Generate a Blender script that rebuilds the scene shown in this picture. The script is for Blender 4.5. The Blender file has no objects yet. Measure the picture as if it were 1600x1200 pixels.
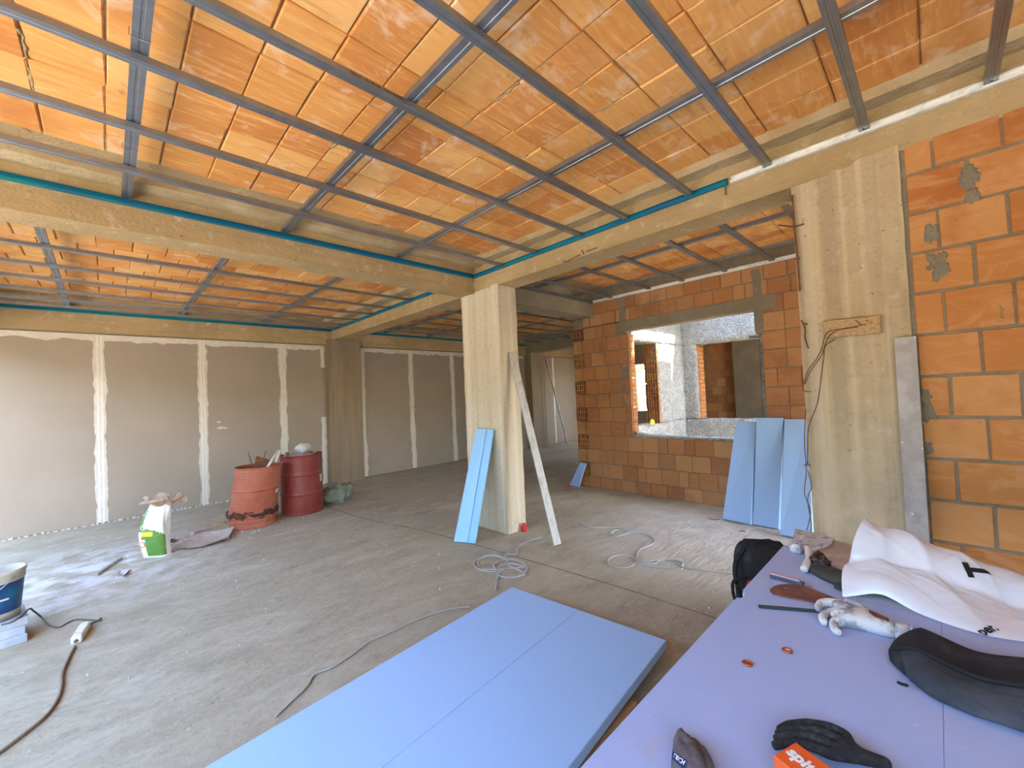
import bpy, bmesh, math, random
import numpy as np
from mathutils import Vector, Matrix, Euler, noise
random.seed(7)
sc = bpy.context.scene
COL = sc.collection

# ------------------------------------------------------------------ camera
F_PX = 649.3139
YAW, PIT, ROL = (math.radians(a) for a in (45.66879737, 1.65693735, 2.58641451))
EYE = np.array([0, 0, 1.6])
_fw = np.array([math.cos(YAW)*math.cos(PIT), math.sin(YAW)*math.cos(PIT), math.sin(PIT)])
_r = np.cross(_fw, [0, 0, 1]); _r /= np.linalg.norm(_r)
_d = np.cross(_fw, _r)
_r2 = math.cos(ROL)*_r + math.sin(ROL)*_d
_d2 = -math.sin(ROL)*_r + math.cos(ROL)*_d
CM = np.array([_r2, _d2, _fw])
cam = bpy.data.cameras.new('camera'); cam.sensor_width = 36; cam.lens = 36*F_PX/1600
cam.clip_start = .02; cam.clip_end = 300
camo = bpy.data.objects.new('camera', cam); COL.objects.link(camo)
camo.matrix_world = Matrix(((_r2[0], -_d2[0], -_fw[0], 0), (_r2[1], -_d2[1], -_fw[1], 0), (_r2[2], -_d2[2], -_fw[2], 1.6), (0, 0, 0, 1)))
sc.camera = camo
# measured points of the photograph carried onto real planes of the room
def _ray(x, y): return CM.T @ np.array([(x-800)/F_PX, (y-600)/F_PX, 1])
def onZ(x, y, z=0.):
    d = _ray(x, y); return Vector(EYE + d*((z-1.6)/d[2]))
def onX(x, y, X):
    d = _ray(x, y); return Vector(EYE + d*(X/d[0]))
def onY(x, y, Y):
    d = _ray(x, y); return Vector(EYE + d*(Y/d[1]))

# ------------------------------------------------------------------ light
SUN_TO = Vector((.22, -.60, .76)).normalized()
w = bpy.data.worlds.new('world'); sc.world = w; w.use_nodes = True
wn = w.node_tree.nodes; wl = w.node_tree.links
bg = wn['Background']
sky = wn.new('ShaderNodeTexSky'); sky.sky_type = 'NISHITA'; sky.sun_disc = False
sky.sun_elevation = math.asin(SUN_TO.z); sky.sun_rotation = math.atan2(SUN_TO.x, SUN_TO.y)
sky.air_density = 1.0; sky.dust_density = 1.2; sky.ozone_density = 1.0
wl.new(sky.outputs[0], bg.inputs[0]); bg.inputs[1].default_value = .42
sun = bpy.data.lights.new('sun', 'SUN'); sun.energy = 7.0; sun.angle = math.radians(.6); sun.color = (1, .95, .87)
suno = bpy.data.objects.new('sun', sun); COL.objects.link(suno)
suno.rotation_euler = SUN_TO.to_track_quat('Z', 'Y').to_euler(); suno.location = (0, -20, 30)
# sampling portals in the open facade and the added bay opening (they emit nothing, they only steer the sky's light rays)
def portal(loc, rot, sx, sy):
    l = bpy.data.lights.new('facade_and_added_bay_portal', 'AREA'); l.shape = 'RECTANGLE'; l.size = sx; l.size_y = sy
    l.cycles.is_portal = True
    o = bpy.data.objects.new('facade_and_added_bay_portal', l); COL.objects.link(o); o.location = loc; o.rotation_euler = rot
portal((-1.4, 3.0, 1.5), (0, math.radians(-90), 0), 3.0, 11.4)
portal((4.72, -1.36, 1.25), (math.radians(90), 0, 0), 1.95, 2.5)
vs = sc.view_settings
sc.display_settings.display_device = 'sRGB'
vs.view_transform = 'Standard'; vs.look = 'None'; vs.gamma = 1.0; vs.use_curve_mapping = False
vs.exposure = 2.72

# ------------------------------------------------------------------ materials
def lin(c): return tuple(c) + (1,) if len(c) == 3 else c
def mat(name, col, rough=.85, metal=0., layers=(), bump=None, rand=None, coord='pos', spec=.3, extra=None, trans=0.):
    m = bpy.data.materials.new(name); m.use_nodes = True
    nt = m.node_tree; N = nt.nodes; L = nt.links
    b = N['Principled BSDF']
    b.inputs['Roughness'].default_value = rough; b.inputs['Metallic'].default_value = metal
    b.inputs['Specular IOR Level'].default_value = spec
    if trans: b.inputs['Transmission Weight'].default_value = trans
    if coord == 'pos':
        cv = N.new('ShaderNodeNewGeometry').outputs['Position']
    else:
        cv = N.new('ShaderNodeTexCoord').outputs['Object']
    if rand:
        oi = N.new('ShaderNodeObjectInfo'); cr = N.new('ShaderNodeValToRGB')
        L.new(oi.outputs['Random'], cr.inputs[0])
        e = cr.color_ramp.elements
        while len(e) < len(rand): e.new(.5)
        for i, c in enumerate(rand):
            e[i].position = i/(len(rand)-1); e[i].color = lin(c)
        out = cr.outputs[0]
    else:
        rgb = N.new('ShaderNodeRGB'); rgb.outputs[0].default_value = lin(col); out = rgb.outputs[0]
    for ly in layers:
        s = ly.get('s', 5)
        vec = cv
        if not isinstance(s, (int, float)):
            mp = N.new('ShaderNodeMapping'); mp.inputs['Scale'].default_value = s
            L.new(cv, mp.inputs[0]); vec = mp.outputs[0]; s = 1
        if ly.get('k') == 'vor':
            tx = N.new('ShaderNodeTexVoronoi'); tx.inputs['Scale'].default_value = s; o = tx.outputs['Distance']
        else:
            tx = N.new('ShaderNodeTexNoise'); tx.inputs['Scale'].default_value = s
            tx.inputs['Detail'].default_value = ly.get('d', 4); tx.inputs['Roughness'].default_value = ly.get('r', .6)
            tx.inputs['Distortion'].default_value = ly.get('w', 0)
            o = tx.outputs['Fac']
        L.new(vec, tx.inputs['Vector'])
        mr = N.new('ShaderNodeMapRange'); mr.inputs[1].default_value = ly['lo']; mr.inputs[2].default_value = ly['hi']
        mr.inputs[3].default_value = 0; mr.inputs[4].default_value = ly.get('a', 1.)
        L.new(o, mr.inputs[0])
        mx = N.new('ShaderNodeMix'); mx.data_type = 'RGBA'; mx.blend_type = ly.get('b', 'MIX')
        L.new(mr.outputs[0], mx.inputs[0]); L.new(out, mx.inputs[6]); mx.inputs[7].default_value = lin(ly['c'])
        out = mx.outputs[2]
    if extra: out = extra(N, L, cv, out)
    L.new(out, b.inputs['Base Color'])
    if bump:
        st, s, dist = bump[:3]
        tx = N.new('ShaderNodeTexNoise'); tx.inputs['Detail'].default_value = 5
        if isinstance(s, (int, float)):
            tx.inputs['Scale'].default_value = s; L.new(cv, tx.inputs['Vector'])
        else:
            mp = N.new('ShaderNodeMapping'); mp.inputs['Scale'].default_value = s
            L.new(cv, mp.inputs[0]); L.new(mp.outputs[0], tx.inputs['Vector']); tx.inputs['Scale'].default_value = 1
        bp = N.new('ShaderNodeBump'); bp.inputs['Strength'].default_value = st; bp.inputs['Distance'].default_value = dist
        L.new(tx.outputs['Fac'], bp.inputs['Height']); L.new(bp.outputs[0], b.inputs['Normal'])
    return m

MT = {}
MT['concrete'] = mat('concrete', (0.462, 0.346, 0.204), .9, layers=[
    dict(c=(.27, .215, .14), s=38, lo=.56, hi=.68, a=.45, d=5), dict(c=(.60, .52, .40), s=11, lo=.57, hi=.70, a=.5, d=7), 
    dict(c=(.30, .235, .15), s=(10, 10, .12), lo=.50, hi=.58, a=.45, d=1), dict(c=(.66, .56, .40), s=(14, 14, .1), lo=.54, hi=.62, a=.4, d=1),
    dict(c=(0.59, 0.468, 0.304), s=1.6, lo=.45, hi=.7, a=.8), dict(c=(0.325, 0.243, 0.139), s=(7, 7, 1.2), lo=.55, hi=.75, a=.55),
    dict(c=(0.295, 0.252, 0.192), s=3.2, lo=.6, hi=.75, a=.5), dict(c=(0.138, 0.103, 0.0609), s=26, lo=.70, hi=.76, a=.7, d=2)], bump=(.35, 40, .02))
MT['concrete_beam'] = mat('concrete_beam', (0.385, 0.266, 0.128), .9, layers=[
    dict(c=(.27, .215, .14), s=38, lo=.56, hi=.68, a=.45, d=5), dict(c=(.60, .52, .40), s=11, lo=.57, hi=.70, a=.5, d=7), 
    dict(c=(0.508, 0.367, 0.197), s=1.3, lo=.45, hi=.7, a=.8), dict(c=(0.262, 0.18, 0.087), s=(1.2, 1.2, 22), lo=.52, hi=.75, a=.5),
    dict(c=(0.279, 0.216, 0.139), s=2.6, lo=.6, hi=.75, a=.5), dict(c=(0.0984, 0.072, 0.0406), s=20, lo=.71, hi=.76, a=.7, d=2)], bump=(.35, 45, .02))
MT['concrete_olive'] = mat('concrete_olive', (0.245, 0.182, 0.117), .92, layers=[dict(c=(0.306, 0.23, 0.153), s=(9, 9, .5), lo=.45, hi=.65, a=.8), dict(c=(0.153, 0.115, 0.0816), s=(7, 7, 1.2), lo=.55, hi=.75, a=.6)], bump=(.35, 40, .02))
MT['concrete_pale'] = mat('concrete_pale', (.62, .53, .39), .92, layers=[
    dict(c=(.27, .215, .14), s=38, lo=.56, hi=.68, a=.45, d=5), dict(c=(.60, .52, .40), s=11, lo=.57, hi=.70, a=.5, d=7), 
    dict(c=(.50, .41, .28), s=(10, 10, .12), lo=.50, hi=.58, a=.5, d=1), dict(c=(.74, .66, .52), s=(14, 14, .1), lo=.54, hi=.62, a=.5, d=1), dict(c=(.44, .36, .24), s=(7, 7, 1.2), lo=.55, hi=.75, a=.55),
    dict(c=(.40, .35, .26), s=3.2, lo=.6, hi=.75, a=.5), dict(c=(.18, .13, .08), s=22, lo=.70, hi=.76, a=.7, d=2)], bump=(.4, 40, .02))
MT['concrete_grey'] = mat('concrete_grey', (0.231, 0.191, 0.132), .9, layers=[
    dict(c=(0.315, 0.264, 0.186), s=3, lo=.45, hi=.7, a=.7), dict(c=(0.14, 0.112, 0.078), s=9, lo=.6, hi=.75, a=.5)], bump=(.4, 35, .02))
MT['mortar'] = mat('mortar', (0.225, 0.185, 0.13), .95, layers=[
    dict(c=(0.3, 0.252, 0.18), s=9, lo=.45, hi=.7, a=.7), dict(c=(0.128, 0.105, 0.0744), s=30, lo=.6, hi=.75, a=.5)], bump=(.5, 60, .02))
def floor_extra(N, L, cv, out):
    sx = N.new('ShaderNodeSeparateXYZ'); L.new(cv, sx.inputs[0])
    # white plaster dust spilt round the paper sack
    d = N.new('ShaderNodeVectorMath'); d.operation = 'DISTANCE'; L.new(cv, d.inputs[0]); d.inputs[1].default_value = (-.15, 6.1, 0)
    mr = N.new('ShaderNodeMapRange'); mr.inputs[1].default_value = 1.5; mr.inputs[2].default_value = .1; L.new(d.outputs['Value'], mr.inputs[0])
    nz = N.new('ShaderNodeTexNoise'); nz.inputs['Scale'].default_value = 5; nz.inputs['Detail'].default_value = 6; L.new(cv, nz.inputs['Vector'])
    ml = N.new('ShaderNodeMath'); ml.operation = 'MULTIPLY'; L.new(mr.outputs[0], ml.inputs[0])
    m2 = N.new('ShaderNodeMapRange'); m2.inputs[1].default_value = .42; m2.inputs[2].default_value = .62; m2.inputs[4].default_value = .75
    L.new(nz.outputs['Fac'], m2.inputs[0]); L.new(m2.outputs[0], ml.inputs[1])
    mx = N.new('ShaderNodeMix'); mx.data_type = 'RGBA'; L.new(ml.outputs[0], mx.inputs[0]); L.new(out, mx.inputs[6]); mx.inputs[7].default_value = (.74, .71, .72, 1)
    d = N.new('ShaderNodeVectorMath'); d.operation = 'DISTANCE'; L.new(cv, d.inputs[0]); d.inputs[1].default_value = (4.7, 1.7, 0)  # pool of light before the brick opening, painted into the floor colour
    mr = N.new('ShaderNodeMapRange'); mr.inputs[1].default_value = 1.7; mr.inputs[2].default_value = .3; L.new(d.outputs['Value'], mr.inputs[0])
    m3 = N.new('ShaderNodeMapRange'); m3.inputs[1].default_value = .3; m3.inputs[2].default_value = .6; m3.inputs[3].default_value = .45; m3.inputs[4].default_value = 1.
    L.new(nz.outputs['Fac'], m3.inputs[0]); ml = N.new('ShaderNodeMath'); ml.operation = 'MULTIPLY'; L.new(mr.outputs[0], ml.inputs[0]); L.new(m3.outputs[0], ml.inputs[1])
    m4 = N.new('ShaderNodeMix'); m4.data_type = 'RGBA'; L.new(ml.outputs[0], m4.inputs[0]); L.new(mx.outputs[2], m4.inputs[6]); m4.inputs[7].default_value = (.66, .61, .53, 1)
    return m4.outputs[2]
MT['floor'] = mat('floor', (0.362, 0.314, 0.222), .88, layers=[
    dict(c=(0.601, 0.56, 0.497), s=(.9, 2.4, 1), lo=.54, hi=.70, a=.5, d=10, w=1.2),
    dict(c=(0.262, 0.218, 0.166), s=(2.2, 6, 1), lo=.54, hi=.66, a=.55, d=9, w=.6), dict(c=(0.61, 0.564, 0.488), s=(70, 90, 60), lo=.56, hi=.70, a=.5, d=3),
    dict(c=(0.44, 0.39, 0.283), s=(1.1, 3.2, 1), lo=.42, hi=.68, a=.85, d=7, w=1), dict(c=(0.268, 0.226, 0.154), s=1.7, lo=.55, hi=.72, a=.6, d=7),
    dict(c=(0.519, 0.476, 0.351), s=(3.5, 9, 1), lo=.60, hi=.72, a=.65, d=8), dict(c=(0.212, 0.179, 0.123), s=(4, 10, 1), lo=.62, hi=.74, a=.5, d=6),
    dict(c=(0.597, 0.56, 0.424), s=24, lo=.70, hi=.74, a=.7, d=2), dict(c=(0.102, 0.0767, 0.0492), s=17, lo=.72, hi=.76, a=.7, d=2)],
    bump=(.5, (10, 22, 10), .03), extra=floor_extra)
MT['seam_dark'] = mat('seam_dark', (.10, .085, .07), .95)
CL = [(0.572, 0.212, 0.0559), (0.748, 0.35, 0.0946), (0.814, 0.435, 0.146), (0.704, 0.297, 0.0774), (0.858, 0.488, 0.181), (0.638, 0.249, 0.0645), (0.792, 0.392, 0.12)]
MT['clay_tile'] = mat('clay_tile', (0.648, 0.27, 0.0602), .85, rand=CL, layers=[
    dict(c=(0.886, 0.551, 0.215), s=(5, 42, 5), lo=.5, hi=.72, a=.65, d=5), dict(c=(0.508, 0.172, 0.043), s=(3, 26, 3), lo=.56, hi=.76, a=.6, d=5),
    dict(c=(0.54, 0.187, 0.0516), s=1.7, lo=.52, hi=.66, a=.55), dict(c=(.86, .70, .52), s=5, lo=.56, hi=.70, a=.6, d=9, w=.6), dict(c=(.36, .20, .09), s=9, lo=.62, hi=.72, a=.5, d=6)], bump=(.25, (8, 70, 8), .01))
BR = [(0.43, 0.155, 0.0396), (0.48, 0.19, 0.0546), (0.52, 0.235, 0.0792), (0.46, 0.175, 0.0458), (0.5, 0.21, 0.066), (0.41, 0.14, 0.037), (0.48, 0.2, 0.0581), (0.55, 0.265, 0.0968)]
MT['brick'] = mat('brick', (0.436, 0.136, 0.0249), .88, rand=BR, layers=[
    dict(c=(.57, .29, .125), s=(5, 3.5, 9), lo=.48, hi=.62, a=.55, d=3, w=2.), 
    dict(c=(0.537, 0.218, 0.056), s=(30, 4, 42), lo=.52, hi=.72, a=.5, d=4), dict(c=(0.305, 0.0762, 0.014), s=2.3, lo=.55, hi=.7, a=.5),
    dict(c=(0.48, 0.25, 0.0936), s=7, lo=.66, hi=.74, a=.5, d=6), dict(c=(0.218, 0.136, 0.0591), s=15, lo=.70, hi=.74, a=.7, d=3)], bump=(.2, (20, 20, 70), .01))
MT['brick_old'] = mat('brick_old', (0.455, 0.199, 0.0662), .88, rand=[(0.304, 0.127, 0.058), (0.425, 0.19, 0.0704), (0.486, 0.261, 0.116), (0.364, 0.151, 0.0622), (0.471, 0.221, 0.0828), (0.341, 0.166, 0.0828)], layers=[
    dict(c=(0.471, 0.269, 0.14), s=(30, 4, 42), lo=.52, hi=.72, a=.5, d=4), dict(c=(0.251, 0.103, 0.0497), s=2.3, lo=.55, hi=.7, a=.5),
    dict(c=(0.38, 0.317, 0.24), s=6, lo=.62, hi=.74, a=.55, d=6)], bump=(.2, (20, 20, 70), .01))
MT['brick_inside'] = mat('brick_inside', (.26, .085, .035), .9, layers=[dict(c=(.12, .05, .03), s=30, lo=.4, hi=.7)])
MT['roughcast'] = mat('roughcast', (.34, .33, .305), .8, layers=[dict(c=(.44, .43, .40), s=10, lo=.45, hi=.62, a=.8), dict(c=(.13, .125, .115), s=38, lo=.56, hi=.64, a=.75, d=3), dict(c=(.20, .19, .17), s=(14, 14, 26), lo=.56, hi=.66, a=.6)], bump=(.8, 30, .06))
MT['drywall'] = mat('drywall', (0.327, 0.263, 0.198), .92, layers=[dict(c=(0.357, 0.287, 0.221), s=1.2, lo=.4, hi=.7), dict(c=(0.294, 0.234, 0.177), s=(70, 70, 3), lo=.5, hi=.8, a=.4)], bump=(.12, 140, .004))
MT['compound'] = mat('compound', (0.594, 0.523, 0.429), .9, layers=[dict(c=(0.666, 0.595, 0.499), s=14, lo=.45, hi=.65), dict(c=(0.468, 0.399, 0.32), s=(30, 30, 3), lo=.6, hi=.75, a=.6)], bump=(.3, 60, .01))
MT['compound_light'] = mat('compound_light', (0.722, 0.657, 0.563), .9, layers=[dict(c=(0.627, 0.558, 0.47), s=(40, 40, 4), lo=.5, hi=.7, a=.6)], bump=(.2, 60, .01))
MT['foam'] = mat('blue_foam', (0.349, 0.54, 0.855), .75, layers=[dict(c=(0.378, 0.575, 0.874), s=180, lo=.4, hi=.65, a=.8, d=2), dict(c=(0.388, 0.56, 0.836), s=1.4, lo=.45, hi=.7, a=.6), dict(c=(0.456, 0.56, 0.779), s=3, lo=.66, hi=.76, a=.4, d=7)], bump=(.2, 260, .004))
MT['foam_table'] = mat('blue_foam_dusty', (0.38, 0.465, 0.74), .7, layers=[dict(c=(0.446, 0.493, 0.714), s=2.2, lo=.45, hi=.7, a=.7, d=6), dict(c=(0.475, 0.428, 0.43), s=4, lo=.64, hi=.76, a=.4, d=7), dict(c=(0.589, 0.614, 0.688), s=60, lo=.72, hi=.76, a=.6, d=1)], bump=(.15, 240, .004))
MT['foam_bright'] = mat('blue_foam_bright', (.33, .62, .92), .75, layers=[dict(c=(.38, .66, .94), s=180, lo=.4, hi=.65, d=2)], bump=(.2, 260, .004))
MT['foam_grey'] = mat('foam_grey', (.36, .41, .47), .8, layers=[dict(c=(.5, .5, .48), s=6, lo=.5, hi=.7)])
MT['zinc'] = mat('galvanised_steel', (0.285, 0.307, 0.34), .38, .85, layers=[dict(c=(0.372, 0.39, 0.422), s=9, lo=.45, hi=.7, a=.8), dict(c=(0.223, 0.237, 0.265), s=(2, 50, 2), lo=.5, hi=.7, a=.4)])
MT['zinc_lit'] = mat('lit_zinc', (.86, .86, .82), .45, .25, layers=[dict(c=(.6, .6, .58), s=14, lo=.5, hi=.7)])  # galvanised steel with its reflected light put into the colour
MT['blue_paint'] = mat('blue_channel_paint', (.0, .135, .26), .45, layers=[dict(c=(.0, .21, .25), s=.9, lo=.42, hi=.62), dict(c=(.02, .10, .25), s=3, lo=.5, hi=.7, a=.6)])
MT['wire'] = mat('wire', (.32, .29, .25), .5, .7)
MT['rust'] = mat('rusty_steel', (.16, .075, .04), .85, .2, layers=[dict(c=(.27, .12, .05), s=30, lo=.45, hi=.65)])
MT['timber'] = mat('timber', (.47, .30, .15), .85, layers=[dict(c=(.34, .20, .09), s=(3, 60, 60), lo=.45, hi=.65)], bump=(.3, (4, 90, 90), .01))
MT['timber_grey'] = mat('timber_grey', (.36, .315, .28), .85, layers=[dict(c=(.47, .43, .40), s=6, lo=.45, hi=.65), dict(c=(.72, .70, .66), s=30, lo=.68, hi=.72, d=2)], bump=(.2, (40, 40, 6), .01))
MT['rust_dark'] = mat('rust_dark', (.07, .032, .02), .9, layers=[dict(c=(.16, .06, .03), s=24, lo=.5, hi=.65)])
MT['drum_red'] = mat('drum_red', (0.224, 0.0217, 0.0186), .45, layers=[dict(c=(0.277, 0.0558, 0.031), s=(3, 3, 3), lo=.4, hi=.7), dict(c=(0.238, 0.0992, 0.0558), s=(2, 2, 1), lo=.55, hi=.7, a=.6), dict(c=(0.0792, 0.031, 0.0186), s=40, lo=.7, hi=.76, a=.8)], bump=(.1, (2, 2, 30), .01), spec=.5)
MT['drum_coral'] = mat('drum_coral', (0.363, 0.096, 0.0495), .6, layers=[dict(c=(0.396, 0.132, 0.077), s=2, lo=.4, hi=.7), dict(c=(0.264, 0.054, 0.0275), s=7, lo=.5, hi=.7, a=.5), dict(c=(0.066, 0.027, 0.0165), s=26, lo=.66, hi=.72, a=.8)])
MT['white_label'] = mat('label_paper', (.66, .62, .56), .8, layers=[dict(c=(.4, .33, .28), s=60, lo=.6, hi=.7)])
MT['black_cloth'] = mat('black_cloth', (.018, .019, .022), .9, layers=[dict(c=(.05, .052, .056), s=9, lo=.5, hi=.7), dict(c=(.16, .16, .16), s=22, lo=.68, hi=.76, a=.6, d=7)], bump=(.4, 320, .004))
MT['dusty_panel'] = mat('dusty_panel', (.035, .038, .045), .85, layers=[dict(c=(.065, .07, .08), s=7, lo=.45, hi=.65), dict(c=(.24, .24, .24), s=16, lo=.66, hi=.75, a=.7, d=7)], bump=(.6, 22, .02))
MT['black_strap'] = mat('black_strap', (.016, .016, .017), .8)
MT['knit'] = mat('dark_knit', (.028, .028, .029), .98, layers=[dict(c=(.06, .06, .062), s=60, lo=.5, hi=.7)], bump=(.8, 240, .01))
MT['grey_cloth'] = mat('grey_cloth', (.12, .105, .115), .95, layers=[dict(c=(.17, .15, .16), s=30, lo=.5, hi=.7)], bump=(.5, 300, .006))
MT['navy'] = mat('navy_label', (.012, .02, .10), .7)
MT['white_print'] = mat('white_print', (.8, .8, .8), .7)
MT['black_print'] = mat('black_print', (.012, .012, .013), .5)
MT['orange_card'] = mat('orange_card', (.80, .115, .018), .45, spec=.5)
MT['red_plastic'] = mat('red_plastic', (.6, .03, .025), .4)
MT['white_plastic'] = mat('white_sack_plastic', (.74, .73, .74), .2, layers=[dict(c=(.72, .70, .72), s=3, lo=.4, hi=.7)], spec=.7, bump=(.12, 14, .03))
MT['glove_white'] = mat('glove_white', (.68, .66, .63), .9, layers=[dict(c=(.25, .26, .29), s=18, lo=.50, hi=.60, a=.8, d=7), dict(c=(.82, .8, .77), s=40, lo=.6, hi=.7)], bump=(.4, 260, .006), coord='pos')
MT['glove_grey'] = mat('glove_palm', (.29, .29, .32), .85, layers=[dict(c=(.74, .72, .69), s=26, lo=.5, hi=.62, a=.9, d=6), dict(c=(.14, .14, .16), s=20, lo=.6, hi=.7)], bump=(.6, 90, .012))
MT['plaster_tool'] = mat('plastered_steel', (.60, .60, .62), .7, layers=[dict(c=(.20, .18, .20), s=34, lo=.53, hi=.60, a=.75, d=6), dict(c=(.80, .79, .78), s=22, lo=.55, hi=.63, a=.9, d=5)], bump=(.6, 120, .01))
MT['plaster_white'] = mat('plastered_handle', (.70, .67, .62), .9, bump=(.4, 60, .01))
MT['float_wood'] = mat('plastered_board', (.45, .36, .31), .85, layers=[dict(c=(.62, .55, .50), s=8, lo=.45, hi=.65, d=6), dict(c=(.42, .5, .52), s=14, lo=.6, hi=.7, a=.6)], bump=(.3, 60, .01))
MT['rust_blade'] = mat('rusty_blade', (.20, .085, .065), .6, .3, layers=[dict(c=(.30, .13, .09), s=16, lo=.45, hi=.65), dict(c=(.45, .38, .33), s=50, lo=.7, hi=.74)])
MT['handle_wood'] = mat('handle_wood', (.20, .085, .03), .6, layers=[dict(c=(.11, .05, .02), s=(60, 5, 30), lo=.45, hi=.65)])
MT['dark_green'] = mat('dark_green_strip', (.03, .055, .05), .6)
MT['olive'] = mat('olive_pouch', (.052, .053, .045), .6, layers=[dict(c=(.09, .09, .075), s=18, lo=.5, hi=.7)])
MT['shiny_black'] = mat('shiny_black_film', (.035, .018, .016), .15, spec=.8, bump=(.7, 40, .03))
MT['copper'] = mat('copper', (.62, .20, .08), .3, .9)
MT['knife_grey'] = mat('knife_grey', (.10, .11, .16), .45, .4)
MT['knife_pink'] = mat('knife_pink', (.50, .33, .33), .5)
MT['steel'] = mat('steel', (.6, .6, .6), .35, .9)
MT['alu'] = mat('aluminium_plastered', (.52, .50, .47), .55, .4, layers=[dict(c=(.33, .31, .29), s=(20, 20, 5), lo=.5, hi=.7), dict(c=(.66, .63, .58), s=22, lo=.6, hi=.7)])
MT['bucket_white'] = mat('bucket_white', (.52, .47, .38), .6, layers=[dict(c=(.36, .31, .24), s=9, lo=.5, hi=.7)])
MT['bucket_blue'] = mat('bucket_blue', (.008, .045, .17), .4, layers=[dict(c=(.0, .14, .24), s=5, lo=.45, hi=.65), dict(c=(.35, .4, .45), s=24, lo=.7, hi=.75, a=.6)], spec=.5)
MT['plaster_mix'] = mat('plaster_mix', (.36, .31, .25), .95, bump=(.6, 40, .02))
MT['sack_white'] = mat('sack_paper_white', (.70, .68, .64), .8, layers=[dict(c=(.55, .52, .48), s=12, lo=.55, hi=.7)])
MT['sack_green'] = mat('sack_green', (.10, .22, .035), .6, layers=[dict(c=(.17, .26, .12), s=6, lo=.5, hi=.7)])
MT['kraft'] = mat('kraft_paper', (.34, .22, .15), .9, layers=[dict(c=(.46, .34, .25), s=16, lo=.45, hi=.65)], bump=(.3, 40, .02))
MT['yellow_print'] = mat('yellow_print', (.62, .52, .04), .6)
MT['orange_print'] = mat('orange_print', (.72, .25, .05), .6)
MT['cardboard'] = mat('cardboard', (.42, .34, .28), .92, layers=[dict(c=(.54, .47, .42), s=5, lo=.4, hi=.65, d=6), dict(c=(.25, .18, .13), s=7, lo=.6, hi=.72)])
MT['cable_light'] = mat('cable_light', (.42, .41, .38), .6)
MT['cable_dark'] = mat('cable_dark', (.12, .10, .085), .6)
MT['cable_brown'] = mat('cable_brown', (.24, .18, .13), .7)
MT['pale_plastic'] = mat('pale_plastic', (.70, .66, .58), .5)
MT['cloth_white'] = mat('cloth_white', (.60, .57, .53), .9)
MT['rag_green'] = mat('rag_green', (.22, .24, .17), .9, layers=[dict(c=(.32, .34, .28), s=9, lo=.45, hi=.65)])
MT['rubble'] = mat('rubble', (.32, .26, .21), .95, layers=[dict(c=(.5, .46, .42), s=20, lo=.5, hi=.65), dict(c=(.12, .1, .09), s=14, lo=.55, hi=.65)])
MT['crumb'] = mat('crumb', (.62, .57, .52), .95)
MT['earth'] = mat('outdoor_ground', (0.514, 0.442, 0.344), .95, layers=[dict(c=(0.402, 0.354, 0.258), s=.4, lo=.4, hi=.65)])
MT['blocker_dark'] = mat('blocker_dark', (.07, .075, .05), .95, layers=[dict(c=(.05, .07, .03), s=1.5, lo=.4, hi=.6)])  # dark surface of the added wall that blocks low sky light
MT['bounce_damper'] = mat('bounce_damper', (.13, .105, .08), .95, layers=[dict(c=(.09, .07, .05), s=2, lo=.4, hi=.6)])  # dark surface of the ground patches added to weaken bounce light
MT['leaf'] = mat('leaf', (.09, .17, .03), .8, layers=[dict(c=(.16, .25, .05), s=2, lo=.4, hi=.65)])
MT['bark'] = mat('bark', (.12, .08, .05), .9)
MT['plaster_wall'] = mat('plaster_wall', (.52, .47, .40), .9)

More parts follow.
